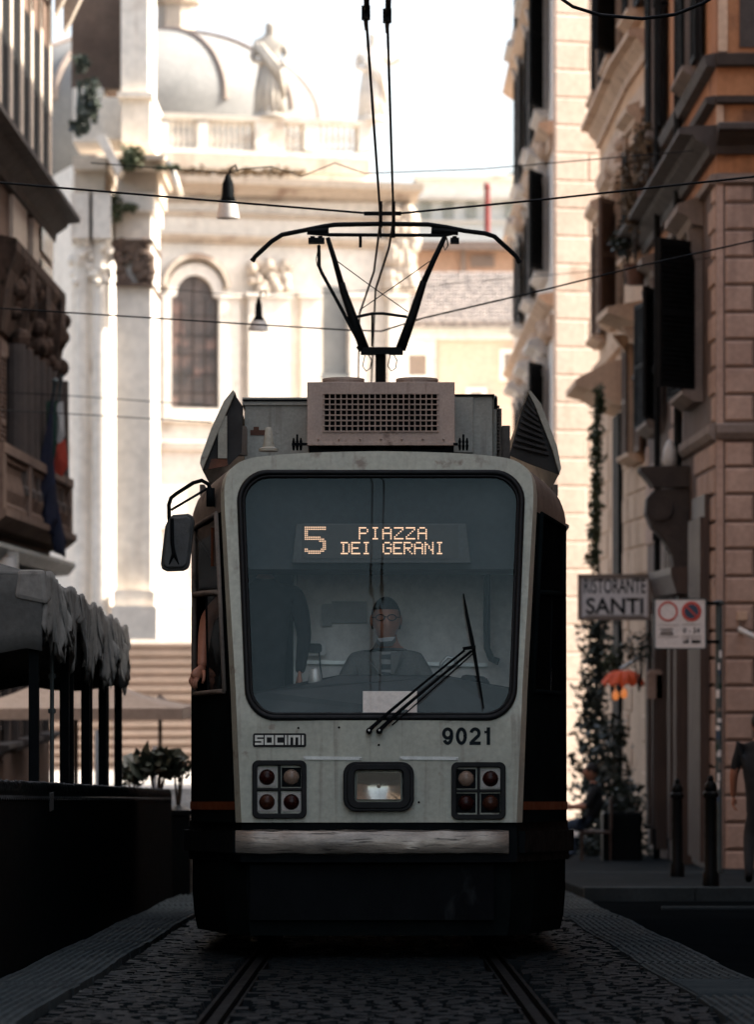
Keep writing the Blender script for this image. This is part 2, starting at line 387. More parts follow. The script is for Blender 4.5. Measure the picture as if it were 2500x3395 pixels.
M['travertine'] = mat('travertine', (.56, .48, .39), (.44, .365, .29), .35, .85, bump=.2, bscale=6, c3=(.28, .20, .15), s3=.5, m3=.60, streak=(1.6, 1.6, .15, (.30, .22, .165), .55, .14, .6))
M['trav_white'] = mat('pale_travertine', (.76, .70, .62), (.64, .58, .50), .3, .85, c3=(.44, .36, .29), s3=.45, m3=.61, streak=(1.6, 1.6, .12, (.46, .38, .31), .57, .14, .55))
M['trav_dark'] = mat('dark_travertine', (.13, .088, .065), (.07, .047, .036), .8, .9, bump=.4, bscale=6)  # dark tone puts the shade of the porch recess into the stone
M['statue'] = mat('weathered_statue', (.46, .42, .36), (.30, .27, .235), 1.2, .9, c3=(.15, .125, .10), s3=1.6, m3=.58)
M['stepstone'] = mat('step_stone', (.26, .20, .165), (.20, .155, .125), .8, .85)
M['carved'] = mat('carved_brown_stone', (.11, .072, .054), (.035, .025, .02), 3, .85, bump=.4, bscale=12, c3=(.02, .015, .012), s3=4, m3=.54, spec=.05)
M['mirr'] = mat('faded_sticker', (.035, .037, .037), (.02, .022, .022), 30, .7)
M['lead'] = mat('lead_roof', (.215, .21, .20), (.16, .16, .155), .5, .7, spec=.1)
M['churchglass'] = mat('leaded_glass', (.12, .095, .085), (.065, .06, .058), 1.6, .35, span=.12, c3=(.20, .13, .11), s3=1.2, m3=.55)
M['tile'] = mat('roof_tile', (.30, .26, .235), (.13, .115, .11), 5, .8, span=.1)
M['farwall'] = mat('far_wall_pink', (.60, .46, .37), (.54, .41, .33), .4, .85)
M['farwall2'] = mat('far_wall_orange', (.50, .34, .24), (.42, .28, .20), .4, .85)
M['farpale'] = mat('far_wall_pale', (.66, .66, .62), (.56, .57, .54), .4, .85)
M['redmetal'] = mat('red_chimney', (.22, .03, .025), (.16, .025, .02), 2, .6)
M['canvas'] = mat('grey_canvas', (.125, .128, .12), (.08, .083, .08), 2.2, .9, bump=.3, bscale=9, c3=(.05, .05, .05), s3=2.4, m3=.60, spec=.1)
M['canvas_lt'] = mat('pale_canvas', (.29, .285, .26), (.17, .17, .158), 2.0, .9, bump=.3, bscale=9, spec=.1, c3=(.13, .125, .115), s3=5, m3=.60)
M['beige'] = mat('beige_canvas', (.36, .29, .235), (.31, .25, .205), 1, .9)
M['leaf'] = mat('leaf', (.035, .055, .025), (.07, .075, .03), 9, .55)
M['leafdark'] = mat('dark_leaf', (.018, .027, .020), (.04, .05, .035), 9, .45)
M['leafdry'] = mat('dry_leaf', (.20, .13, .075), (.11, .085, .05), 9, .7)
M['stem'] = mat('stem', (.05, .035, .022), (.03, .022, .015), 9, .8)
M['pot'] = mat('terracotta', (.16, .075, .045), (.11, .055, .035), 5, .8)
M['fence'] = mat('dark_fence', (.0026, .0038, .0044), (.0016, .0024, .0028), 5, .4, spec=.07)
M['pole'] = mat('grey_pole', (.09, .115, .115), (.06, .078, .08), 5, .5, metal=.4)
M['signw'] = mat('sign_white', (.74, .70, .66), (.66, .625, .59), 3, .5)
M['signbox'] = mat('sign_board', (.80, .78, .78), (.72, .70, .70), 3, .5)
M['signred'] = mat('sign_red', (.55, .075, .055), (.48, .065, .045), 5, .5)
M['signblue'] = mat('sign_blue', (.045, .075, .12), (.035, .06, .10), 5, .5)
M['wire'] = mat('wire', (.004, .005, .006), (.003, .004, .005), 9, .6, spec=.1)
M['flagblue'] = mat('flag_blue', (.010, .014, .035), (.008, .010, .022), 4, .9)
M['flaggreen'] = mat('flag_green', (.012, .045, .03), (.01, .035, .025), 4, .9)
M['flagwhite'] = mat('flag_white', (.5, .49, .46), (.42, .41, .39), 4, .9)
M['flagred'] = mat('flag_red', (.42, .055, .03), (.34, .045, .025), 4, .9)
M['lampgl'] = mat('lamp_white', (.62, .61, .58), (.54, .53, .50), 4, .35)
M['orangecl'] = mat('orange_canvas', (.85, .115, .02), (.62, .075, .015), 6, .7)
# ------------------------------------------------------------------ ground
def sheet(name, xs, ys, dz, m, zf=rz):
    mb = MB(); n = len(xs)
    mb.add([(x, y, zf(y) + dz) for y in ys for x in xs], [(j * n + i, j * n + i + 1, (j + 1) * n + i + 1, (j + 1) * n + i) for j in range(len(ys) - 1) for i in range(n - 1)])
    return tag(mb.build(name, m, recalc=False), kind='structure')
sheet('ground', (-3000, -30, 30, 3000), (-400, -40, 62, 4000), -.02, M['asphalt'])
sheet('square', (-60, 60), (70, 200), .0, M['plaza'])
# the cobbled track bed: every stone its own little block, with the two grooved rails between
rnd = random.Random(3)
mb = MB()
y = 16.0; row = 0
while y < 33:
    h = .118 + rnd.uniform(-.005, .005); x = -1.5 + (row % 2) * .058 + rnd.uniform(-.01, .01)
    while x < 1.48:
        w = .117 + rnd.uniform(-.014, .014)
        if min(abs(abs(x + w / 2) - .7225), 9) > .10:
            tx, ty = rnd.uniform(-.003, .003), rnd.uniform(-.003, .003); b = rnd.uniform(-.003, .004)
            g = .008; c = .014; z0 = rz(y) - .03
            top = lambda sx, sy: (x + (g + c if sx < 0 else w - g - c) + 0, y + (g + c if sy < 0 else h - g - c), rz(y) + .016 + b + sx * tx + sy * ty)
            mb.hexa([(x + g, y + g, z0), (x + w - g, y + g, z0), (x + w - g, y + h - g, z0), (x + g, y + h - g, z0), top(-1, -1), top(1, -1), top(1, 1), top(-1, 1)])
        x += w
    y += h; row += 1
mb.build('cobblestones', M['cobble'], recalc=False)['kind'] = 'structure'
for o in COL.objects:
    if o.name.startswith('cobblestones'): o['kind'] = 'structure'
for sx in (-1, 1):
    mb = MB()
    for a, b, z in ((-.075, -.062, .012), (-.036, .012, .016), (.046, .066, .014)):
        x0, x1 = sx * .7225 + sx * a, sx * .7225 + sx * b
        mb.hexa([(min(x0, x1), 16, rz(16) - .03), (max(x0, x1), 16, rz(16) - .03), (max(x0, x1), 62, rz(62) - .03), (min(x0, x1), 62, rz(62) - .03),
                 (min(x0, x1), 16, rz(16) + z), (max(x0, x1), 16, rz(16) + z), (max(x0, x1), 62, rz(62) + z), (min(x0, x1), 62, rz(62) + z)])
    tag(mb.build('rail', M['rail']), kind='structure')
# ribbed warning strips on both sides of the track
for sx in (-1, 1):
    mb = MB(); y = 15.5
    while y < 47:
        L = .42; off = .011 * math.sin(y * 1.05 + sx) + rnd.uniform(-.005, .005); w = .46
        x0 = sx * 1.76 - w / 2 + off; zz = .03 + rnd.uniform(-.003, .003); sk = .011 * (math.sin((y + .42) * 1.05 + sx) - math.sin(y * 1.05 + sx))
        P = lambda x, yy, z: (x + sk * (yy - y) / L, yy, rz(yy) + z)
        mb.hexa([P(x0, y + .006, -.03), P(x0 + w, y + .006, -.03), P(x0 + w, y + L - .006, -.03), P(x0, y + L - .006, -.03),
                 P(x0, y + .006, zz), P(x0 + w, y + .006, zz), P(x0 + w, y + L - .006, zz), P(x0, y + L - .006, zz)])
        trans = sx > 0 and 18.2 < y < 20.0
        if trans:
            k = 9
            for i in range(k):
                yy = y + .02 + i * (L - .03) / k
                mb.hexa([P(x0 + .01, yy, zz), P(x0 + w - .01, yy, zz), P(x0 + w - .01, yy + .026, zz), P(x0 + .01, yy + .026, zz),
                         P(x0 + .01, yy + .006, zz + .012), P(x0 + w - .01, yy + .006, zz + .012), P(x0 + w - .01, yy + .020, zz + .012), P(x0 + .01, yy + .020, zz + .012)])
        else:
            k = 9
            for i in range(k):
                a = x0 + .014 + i * (w - .02) / k
                mb.hexa([P(a, y + .01, zz), P(a + .028, y + .01, zz), P(a + .028, y + L - .01, zz), P(a, y + L - .01, zz),
                         P(a + .007, y + .01, zz + .012), P(a + .021, y + .01, zz + .012), P(a + .021, y + L - .01, zz + .012), P(a + .007, y + L - .01, zz + .012)])
        y += L
    tag(mb.build('tactile_paving', M['tactile']), kind='structure')
# the corner pavement and its kerb
mb = MB()
mb.hexa([(2.05, 38.2, rz(38.2) - .1), (20, 38.2, rz(38.2) - .1), (20, 62, rz(62) - .1), (2.05, 62, rz(62) - .1),
         (2.05, 38.2, rz(38.2) + .10), (20, 38.2, rz(38.2) + .10), (20, 62, rz(62) + .10), (2.05, 62, rz(62) + .10)])
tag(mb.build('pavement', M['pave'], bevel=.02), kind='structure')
mb = MB()
for y0, y1, dz, x0 in ((37.9, 38.19, .118, 2.05), (46.5, 46.75, .108, 2.05), (35.0, 35.12, .006, 2.6)):
    x = x0
    while x < 14:
        w = 1.1 if dz > .05 else 3
        mb.hexa([(x, y0, rz(y0) - .05), (x + w - .01, y0, rz(y0) - .05), (x + w - .01, y1, rz(y1) - .05), (x, y1, rz(y1) - .05),
                 (x, y0, rz(y0) + dz), (x + w - .01, y0, rz(y0) + dz), (x + w - .01, y1, rz(y1) + dz), (x, y1, rz(y1) + dz)]); x += w
tag(mb.build('kerb', M['tactile'], bevel=.01), kind='structure')

# ------------------------------------------------------------------ the tram
tram = thing('tram', 'old grey and dark green tram numbered 9021 with destination board and raised pantograph', 'tram', (0, D0, 0), (-math.atan(SL), 0, 0))
KW = dict(parent=tram, local=True)
def T(px, py, Y=0.0):
    d = D0 + Y
    for _ in range(3):
        Z = 0.97 - (py - 2655) * d / F; d = D0 + Y + Z * SL
    return Vector(((px - 1250) * d / F, Y, Z))
def T2(px, py, Y=0.0): v = T(px, py, Y); return (v.x, v.z)
def yf(x, z): return .035 * (x / .93) ** 2 + max(0, z - 1.45) * .24
def TF(px, py, off=0.0):     # a pixel on the curved nose
    Y = .05
    for _ in range(4): v = T(px, py, Y); Y = yf(v.x, v.z)
    return Vector((v.x, Y + off, v.z))
def TF2(px, py): v = TF(px, py); return (v.x, v.z)

# nose outline and body outline with the same number of points, bottom left -> over the roof -> bottom right
def spline(P, k):
    out = []
    for i in range(len(P) - 1):
        p0, p1, p2, p3 = P[max(i - 1, 0)], P[i], P[i + 1], P[min(i + 2, len(P) - 1)]
        for j in range(k):
            t = j / k
            out.append(tuple(.5 * ((2 * p1[a]) + (-p0[a] + p2[a]) * t + (2 * p0[a] - 5 * p1[a] + 4 * p2[a] - p3[a]) * t * t + (-p0[a] + 3 * p1[a] - 3 * p2[a] + p3[a]) * t ** 3) for a in (0, 1)))
    out.append(P[-1]); return out
XC = .012
sideA = [TF2(800, 2727), TF2(781, 2290), TF2(761, 1965)]
arcA = spline([TF2(745, 1690), TF2(744, 1620), TF2(757, 1567), TF2(800, 1530), TF2(870, 1514), TF2(1010, 1503), TF2(1130, 1499), TF2(1256, 1497)], 3)
leftA = sideA + arcA
ZB = [.84, 1.64, 2.27]
leftB = [(-1.195, z) for z in ZB] + spline([(-1.195, 2.69), (-1.185, 2.80), (-1.13, 2.92), (-1.00, 3.01), (-.80, 3.055), (-.5, 3.09), (-.25, 3.105), (0, 3.11)], 3)
mirror = lambda L: [(2 * XC - x, z) for x, z in L[:-1]][::-1]
leftB = [(x + XC, z) for x, z in leftB]
A = leftA[:-1] + [(XC, leftA[-1][1])] + mirror(leftA); B = leftB + mirror(leftB)
nA = len(A)
YB = 1.30
def ringpt(i, t):            # t 0 = nose edge, 1 = full body section
    e = t; (ax, az), (bx, bz) = A[i], B[i]
    px_ = 1 - (1 - e) ** 1.35
    return (ax + (bx - ax) * px_, yf(ax, az) + (YB - yf(ax, az)) * e, az + (bz - az) * (1 - (1 - e) ** 1.6))
TS = [.0, .03, .08, .16, .30, .46, .62, .80, .92, 1.0]
mb = MB()
rows = [[ringpt(i, t) for i in range(nA)] for t in TS] + [[(x, yy, z) for x, z in B] for yy in (2.4, 4.5, 7.0, 9.5)]
for r in rows: mb.v += r
holes = set()
for k in range(3, 7): holes |= {(k, 1), (k, 2), (k, nA - 3), (k, nA - 4)}
for k in range(len(rows) - 1):
    for i in range(nA - 1):
        if (k, i) in holes: continue
        zc = (rows[k][i][2] + rows[k][i + 1][2] + rows[k + 1][i][2] + rows[k + 1][i + 1][2]) / 4
        mb.f.append((k * nA + i, k * nA + i + 1, (k + 1) * nA + i + 1, (k + 1) * nA + i))
        mb.mi.append(0 if k < 2 else (2 if zc > 2.76 or (i not in (0, 1, 2, nA - 2, nA - 3, nA - 4) and zc > 2.6) else 1))
# closing end and floor
mb.mi.append(1); mb.f.append(tuple((len(rows) - 1) * nA + i for i in range(nA)))
mb.cur = 1
mb.add([(-1.19, 1.3, .86), (1.21, 1.3, .86), (1.21, 9.5, .86), (-1.19, 9.5, .86), (-.82, .1, .86), (.85, .1, .86)], [(0, 1, 2, 3), (4, 5, 1, 0)])
body = mb.build('body', [M['tlight'], M['tdark'], M['tshoulder']], recalc=False, autosm=38, **KW)
# seams and rain gutter along the shoulders
mb = MB()
for sx in (-1, 1):
    mb.tube([(XC + sx * 1.2, YB + .05, 2.72), (XC + sx * 1.2, 9.4, 2.72)], .018, 6)
    mb.bar((XC + sx * 1.14, 1.55, 2.97), (XC + sx * 1.14, 9.3, 2.97), .03, .07)
mb.build('gutter', M['tshoulder'], **KW)

# the painted nose panel round the windscreen
WL = [TF2(*p) for p in rrect(782, 1747, 1560, 2389, 96, 10)]
def winloop(in_px=0):
    out = []
    for p in rrect(782 + in_px, 1744 - in_px, 1563 + in_px, 2389 - in_px, 100 - in_px * .6, 10):
        f = (p[1] - 1563) / 826           # narrower at the bottom, a little arched at the top
        x = 1263 + (p[0] - 1263) * (1 - .072 * f); y = p[1] - 10 * (1 - ((p[0] - 1263) / 481) ** 2) * (1 - f)
        out.append(TF2(x, y))
    return out
def ray_outline(P, c, ang):               # where a ray from c leaves the closed outline P
    best = None; dx, dz = math.cos(ang), math.sin(ang)
    for i in range(len(P)):
        (x1, z1), (x2, z2) = P[i], P[(i + 1) % len(P)]; ex, ez = x2 - x1, z2 - z1
        den = dx * ez - dz * ex
        if abs(den) < 1e-9: continue
        t = ((x1 - c[0]) * ez - (z1 - c[1]) * ex) / den; u = ((x1 - c[0]) * dz - (z1 - c[1]) * dx) / den
        if t > 0 and -1e-6 <= u <= 1 + 1e-6 and (best is None or t > best): best = t
    return (c[0] + dx * best, c[1] + dz * best)
C0 = TF2(1258, 2010); NR = 144
win = winloop(); out = A
angs = sorted([math.atan2(z - C0[1], x - C0[0]) for x, z in out] + [2 * math.pi * i / NR - math.pi for i in range(NR)])
inn = [ray_outline(win, C0, a) for a in angs]; oot = [ray_outline(out, C0, a) for a in angs]
mb = MB(); K = 8; n = len(angs)
for k in range(K + 1):
    for (x0, z0), (x1, z1) in zip(inn, oot):
        x, z = x0 + (x1 - x0) * k / K, z0 + (z1 - z0) * k / K; mb.v.append((x, yf(x, z), z))
for k in range(K):
    for i in range(n): j = (i + 1) % n; mb.f.append((k * n + i, k * n + j, (k + 1) * n + j, (k + 1) * n + i)); mb.mi.append(0)
# rim return into the cab
for (x, z) in inn: mb.v.append((x, yf(x, z) + .05, z))
for i in range(n): j = (i + 1) % n; mb.f.append((i, j, (K + 1) * n + j, (K + 1) * n + i)); mb.mi.append(0)
mb.build('nose_panel', M['tlight'], autosm=40, **KW)
# windscreen and its rubber
mb = MB(); lp = winloop(4); n = len(lp); c = C0
for k in range(13):
    for x, z in lp: X, Z = c[0] + (x - c[0]) * k / 12, c[1] + (z - c[1]) * k / 12; mb.v.append((X, yf(X, Z) + .004, Z))
for k in range(12):
    for i in range(n): j = (i + 1) % n; mb.f.append((k * n + i, k * n + j, (k + 1) * n + j, (k + 1) * n + i)); mb.mi.append(0)
wshield = mb.build('windscreen', M['wshield'], smooth=True, recalc=False, **KW)
mb = MB()
mb.tube([(x, yf(x, z) - .008, z) for x, z in winloop(9)], .019, 8, closed=True)
mb.tube([(x, yf(x, z) - .004, z) for x, z in winloop(21)], .010, 8, closed=True)
mb.build('windscreen_seal', M['rubber'], smooth=True, **KW)

# side cab windows: frames, panes; the left lower one is slid open
def sidept(i, t, side): 
    k = i if side < 0 else nA - 1 - i; return Vector(ringpt(k, t))
def sidez(z, t, side):      # point of the side skin at height index z (1 sill, 2 bar, 3 top) and fraction t
    return sidept(z, t, side)
for side in (-1, 1):
    mb = MB(); TT = [TS[k] for k in range(3, 8)]
    for zi in (1, 2, 3):
        pts = [sidez(zi, t, side) + Vector((side * .006, -.004, 0)) for t in TT]; mb.tube(pts, .019 if zi == 2 else .016, 6)
    for t in (TT[0], TT[-1]): mb.tube([sidez(z, t, side) + Vector((side * .006, -.004, 0)) for z in (1, 2, 3)], .017, 6)
    fw = mb.build('side_window', M['tdark'] if side > 0 else M['tshoulder'], smooth=True, **KW)
    def pane(t0, t1, za, zb):
        q = MB(); q.add([sidez(za, t0, side), sidez(za, t1, side), sidez(zb, t1, side), sidez(zb, t0, side)], [(0, 1, 2, 3)])
        q.build('pane', M['pane'] if side < 0 else M['sidepane'], fw, local=True, recalc=False)
    pane(TT[0], TT[-1], 2, 3)
    pane(TT[0], TT[2] + .02, 1, 2)
    if side > 0: pane(TT[2] + .05, TT[-1], 1, 2)
    q = MB(); q.tube([sidez(1, TT[2] + .02, side) * (1 - f) + sidez(2, TT[2] + .02, side) * f for f in (0, 1)], .008, 6); q.build('slider_rail', M['black'], fw, local=True)
# orange number board seen through the upper left pane
mb = MB(); mb.box((-1.03, .62, 2.42), (-.93, .64, 2.66)); 
mb.build('cab_notice', M['orange'], **KW)

# bumper, lower bodywork, skirts
def front_poly(hw, yb, ys):      # plan outline of the tapered nose
    return [(-hw + XC, yb), (-hw * .98 + XC, yb)]
mb = MB()
PL = [(-1.205, 9.4), (-1.205, 1.35), (-.83, .075), (-.5, .02), (0, 0.0), (.5, .02), (.83, .075), (1.205, 1.35), (1.205, 9.4)]
def planring(mb, z0, z1, grow, y_off=0):
    n = len(PL); mb.add([(XC + x * (1 + grow), y + y_off, z0) for x, y in PL] + [(XC + x * (1 + grow), y + y_off, z1) for x, y in PL],
        [(i, i + 1, n + i + 1, n + i) for i in range(n - 1)] + [tuple(range(n)), tuple(range(n, 2 * n))])
planring(mb, .79, .845, .0, .0); planring(mb, .60, .80, .004, -.01)
mb.build('waist_beam', M['black'], **KW)
mb = MB(); nb = 22; prof = [(.0, .645), (-.050, .655), (-.066, .68), (-.066, .755), (-.050, .785), (.0, .795)]
rr = random.Random(5); x0, x1 = T(779, 2780).x, T(1688, 2780).x
for i in range(nb + 1):
    x = x0 + (x1 - x0) * i / nb; dent = rr.uniform(-.010, .006)
    for q, (h, z) in enumerate(prof): mb.v.append((x, .075 * (x / .93) ** 2 + h - (dent if 0 < q < 5 else 0) + (.03 if i in (0, nb) and 0 < q < 5 else 0), z + rr.uniform(-.004, .004)))
k = len(prof)
for i in range(nb):
    for q in range(k - 1): mb.f.append((i * k + q, (i + 1) * k + q, (i + 1) * k + q + 1, i * k + q + 1)); mb.mi.append(0)
mb.f += [tuple(range(k)), tuple(range(nb * k, nb * k + k))]; mb.mi += [0, 0]
bump = mb.build('bumper', M['chrome'], autosm=35, **KW)
mb = MB()
for sx in (-1, 1): mb.bar((XC + sx * .86, .11, .72), (XC + sx * 1.215, 1.30, .72), .05, .13); mb.bar((XC + sx * 1.215, 1.30, .72), (XC + sx * 1.215, 9.3, .72), .05, .13)
mb.build('bumper_return', M['black'], **KW)
mb = MB()
for sx in (-1, 1):
    q = [ringpt(0, t) for t in TS[2:]] + [(B[0][0], 9.3, 0)]
    q = [(XC + sx * (abs(x - XC) + .006), y - .004, .0) for x, y, _ in q]
    for z0_, z1_ in ((.915, .965),): 
        mb.add([(x, y, z0_) for x, y, _ in q] + [(x, y, z1_) for x, y, _ in q], [(a, a + 1, len(q) + a + 1, len(q) + a) for a in range(len(q) - 1)])
mb.build('side_stripe', M['orange'], **KW)
mb = MB(); a = T2(826, 3052); b = T2(1640, 2868)
mb.prism([(a[0], a[1]), (b[0], a[1]), (b[0], b[1]), (a[0], b[1])], .10, .13)
mb.build('lower_panel', mat('scuffed_lower_panel', (.0055, .0072, .0085), (.0034, .0045, .0055), 3, .7, spec=.03, c3=(.016, .019, .020), s3=4, m3=.63, stretch=(1, 1, .5)), **KW)
mb = MB()
SK = [(-1.19, 9.3), (-1.19, 1.4), (-.95, .45), (-.80, .16), (.80, .16), (.95, .45), (1.19, 1.4), (1.19, 9.3)]; n = len(SK)
for z, g in ((.60, 1.0), (.40, 1.0), (.25, .99), (.155, .972)): mb.v += [(XC + x * g, y, z) for x, y in SK]
for q in range(3):
    for i in range(n - 1): mb.f.append((q * n + i, q * n + i + 1, q * n + n + i + 1, q * n + n + i)); mb.mi.append(0)
mb.build('skirt', M['tdark'], **KW)
for yy in (2.2, 4.0):
    for sx in (-1, 1):
        q = MB(); q.lathe([(.02, -.06), (.33, -.06), (.33, .03), (.30, .06), (.1, .06), (.02, .09)], (sx * .72, yy, .33), 24, 'x'); q.build('wheel', M['black'], smooth=False, **KW)

# headlight and light clusters
YFc = lambda x, z: yf(x, z)
def rr_px(x0, x1, y0, y1, r): 
    pts = []
    for p in rrect(x0, x1, y0, y1, r, 6): pts.append(TF2(p[0], p[1]))
    return pts
mb = MB(); mb.ring(rr_px(1138, 1373, 2526, 2690, 42), rr_px(1166, 1346, 2545, 2668, 22), -.060, .01, YFc)
mb.ring(rr_px(1150, 1362, 2535, 2681, 36), rr_px(1176, 1336, 2553, 2659, 14), -.068, .01, YFc)
hl = mb.build('headlight', M['rubber'], bevel=.006, **KW)
mb = MB(); mb.prism(rr_px(1160, 1352, 2540, 2674, 20), .000, .003, YFc); mb.build('backing', M['black'], hl, local=True)
mb = MB(); LX = TF(1256, 2606); n = 8
cx, cz = LX.x, LX.z; hw, hh = .131, .080
NH = 48
for i in range(NH + 1):
    for j in range(9):
        u, v = -1 + 2 * i / NH, -1 + 2 * j / 8; mb.v.append((cx + u * hw, -.006 - .046 * (u * u * .55 + v * v * .45) + .0006 * (i % 2) * (v > -.2), cz + v * hh))
for i in range(NH):
    for j in range(8): mb.f.append((i * 9 + j, (i + 1) * 9 + j, (i + 1) * 9 + j + 1, i * 9 + j + 1)); mb.mi.append(0)
mb.build('reflector', M['reflector'], hl, local=True, smooth=True)
mb = MB(); mb.lathe([(.002, -.022), (.010, -.020), (.012, -.01), (.012, .0)], (cx, -.008, cz), 12, 'y'); mb.build('bulb', M['lens_clear'], hl, local=True, smooth=True)
mb = MB(); q = rr_px(1183, 1330, 2559, 2651, 12); mb.add([(x, YFc(x, z) - .056, z) for x, z in q], [tuple(range(len(q)))])
mb.build('lens', M['headglass'], hl, local=True)
def cluster(x0, x1, y0, y1, cells):
    m = MB(); m.ring(rr_px(x0, x1, y0, y1, 20), rr_px(x0 + 17, x1 - 17, y0 + 17, y1 - 17, 10), -.030, .02, YFc)
    cxm = (x0 + x1) / 2; cym = (y0 + y1) / 2
    a, b = TF(cxm, y0 + 12), TF(cxm, y1 - 12); m.bar(a + Vector((0, -.008, 0)), b + Vector((0, -.008, 0)), .018, .022, (0, 1, 0))
    a, b = TF(x0 + 12, cym), TF(x1 - 12, cym); m.bar(a + Vector((0, -.008, 0)), b + Vector((0, -.008, 0)), .018, .022, (0, 1, 0))
    o = m.build('light_cluster', M['rubber'], bevel=.005, **KW)
    m = MB(); m.prism(rr_px(x0 + 8, x1 - 8, y0 + 8, y1 - 8, 12), .006, .012, YFc); m.build('backing', M['black'], o, local=True)
    w = (x1 - x0) / 2
    for k, (lm, pm) in enumerate(cells):
        px = x0 + (.27 if k % 2 == 0 else .72) * (x1 - x0); py = y0 + (.29 if k < 2 else .715) * (y1 - y0)
        c = TF(px, py); m = MB(); r = .048
        m.cur = 1
        m.prism([(c.x - .058, c.z - .058), (c.x + .058, c.z - .058), (c.x + .058, c.z + .058), (c.x - .058, c.z + .058)], -.008, .004, lambda x, z: c.y)
        for sx in (-1, 1):
            for sz in (-1, 1): m.lathe([(.002, -.012), (.004, -.010), (.004, 0)], (c.x + sx * .049, c.y, c.z + sz * .049), 6, 'y')
        m.cur = 0
        m.lathe([(.003, -.040), (.014, -.0385), (.026, -.034), (.038, -.026), (r - .003, -.016), (r, -.008), (r, .0)], (c.x, c.y, c.z), 24, 'y')
        m.build('lamp', [lm, pm], o, local=True, autosm=35)
    return o
plate = mat('lamp_plate', (.36, .36, .33), (.28, .28, .26), 12, .45)
cluster(836, 1016, 2521, 2714, [(M['lens_red'], plate), (M['lens_clear'], M['black']), (M['lens_amber'], plate), (M['lens_red'], plate)])
cluster(1497, 1677, 2527, 2717, [(M['lens_clear'], M['black']), (M['lens_red'], plate), (M['lens_red'], M['black']), (M['lens_amber'], M['black'])])
for x0, x1 in ((1005, 1199), (1325, 1520)):
    m = MB(); a, b = TF(x0, 2513), TF(x1, 2515); m.bar(a + Vector((0, -.004, 0)), b + Vector((0, -.004, 0)), .012, .020)
    for t in (.02, .98): c = a * (1 - t) + b * t; m.lathe([(.002, -.016), (.006, -.014), (.006, -.004)], (c.x, c.y, c.z), 8, 'y')
    m.build('trim_strip', M['alu'], **KW)
# bolts of the nose panel
for px, py in ((989, 2414), (1124, 2412), (1256, 2470), (1389, 2660), (1540, 2440)):
    c = TF(px, py); m = MB(); m.lathe([(.002, -.008), (.006, -.006), (.007, .0)], (c.x, c.y, c.z), 8, 'y'); m.build('screw', M['black'], **KW)

# maker's badge, squared letters on a dark plate
GL = {'S': [((1, 1), (0, 1)), ((0, 1), (0, .5)), ((0, .5), (1, .5)), ((1, .5), (1, 0)), ((1, 0), (0, 0))],
      'O': [((0, 0), (1, 0)), ((1, 0), (1, 1)), ((1, 1), (0, 1)), ((0, 1), (0, 0))],
      'C': [((1, 1), (0, 1)), ((0, 1), (0, 0)), ((0, 0), (1, 0))], 'I': [((.0, 0), (.0, 1))],
      'M': [((0, 0), (0, 1)), ((0, 1), (1, 1)), ((1, 1), (1, 0)), ((.5, 1), (.5, 0))]}
bx0, bz0 = TF2(845, 2470); bx1, bz1 = TF2(1007, 2438)
m = MB(); m.prism(rrect(bx0 - .012, bx1 + .014, bz0 - .013, bz1 + .012, .012, 3), -.007, .003, YFc)
bd = m.build('maker_badge', M['rubber'], **KW)
widths = [('S', .85), ('O', .95), ('C', .85), ('I', 0), ('M', 1.35), ('I', 0)]; th = .0125
tot = sum(w for _, w in widths); sp = th * 1.65; unit = (bx1 - bx0 - th - sp * 5 ) / tot; x = bx0 + th / 2; m = MB(); H = bz1 - bz0 - th
for ch, w in widths:
    ww = unit * w
    for (ax, az), (cx_, cz_) in GL[ch]:
        p, q = Vector((x + ax * ww, 0, bz0 + th / 2 + az * H)), Vector((x + cx_ * ww, 0, bz0 + th / 2 + cz_ * H))
        dd = (q - p).normalized() * th * .5; p -= dd; q += dd; yy = YFc(p.x, p.z) - .010
        p.y = q.y = yy; m.bar(p, q, .006, th) if abs(dd.z) < 1e-6 else m.bar(p, q, th, .006, (0, 1, 0))
    x += ww + sp
m.build('badge_letters', M['badge'], bd, local=True)
fx0, fz0 = TF2(1466, 2470); fx1, fz1 = TF2(1640, 2412)
def ribbon(m, pts, w):
    k = len(pts); L_ = []
    for i in range(k):
        a, b = pts[max(i - 1, 0)], pts[min(i + 1, k - 1)]; dx, dz = b[0] - a[0], b[1] - a[1]; q = math.hypot(dx, dz) or 1
        L_ += [(pts[i][0] - dz / q * w / 2, pts[i][1] + dx / q * w / 2), (pts[i][0] + dz / q * w / 2, pts[i][1] - dx / q * w / 2)]
    m.add([(x, YFc(x, z) - .003, z) for x, z in L_], [(2 * i, 2 * i + 2, 2 * i + 3, 2 * i + 1) for i in range(k - 1)])
m = MB(); H9 = fz1 - fz0; w9 = .0205; cw = (fx1 - fx0) / 3.82; h2 = H9 - w9; e = cw * .82 - w9
arc = lambda cx, cz, rx, rz2, a0, a1, n=20: [(cx + rx * math.cos(R(a0 + (a1 - a0) * i / n)), cz + rz2 * math.sin(R(a0 + (a1 - a0) * i / n))) for i in range(n + 1)]
zb = fz0 + w9 / 2; c9 = fx0 + cw * .41
ribbon(m, arc(c9, zb + h2 * .68, e / 2, h2 * .32, -40, 320), w9); ribbon(m, arc(c9, zb + h2 * .5, e / 2, h2 * .5, 20, -145), w9)
ribbon(m, arc(c9 + cw, zb + h2 * .5, e / 2, h2 * .5, 0, 360, 32), w9)
c2_ = c9 + 2 * cw; ribbon(m, arc(c2_, zb + h2 * .70, e / 2, h2 * .30, 172, -35) + [(c2_ - e / 2 + .002, zb + w9 * .3)], w9); ribbon(m, [(c2_ - e / 2 - w9 / 2, zb), (c2_ + e / 2 + w9 / 2, zb)], w9)
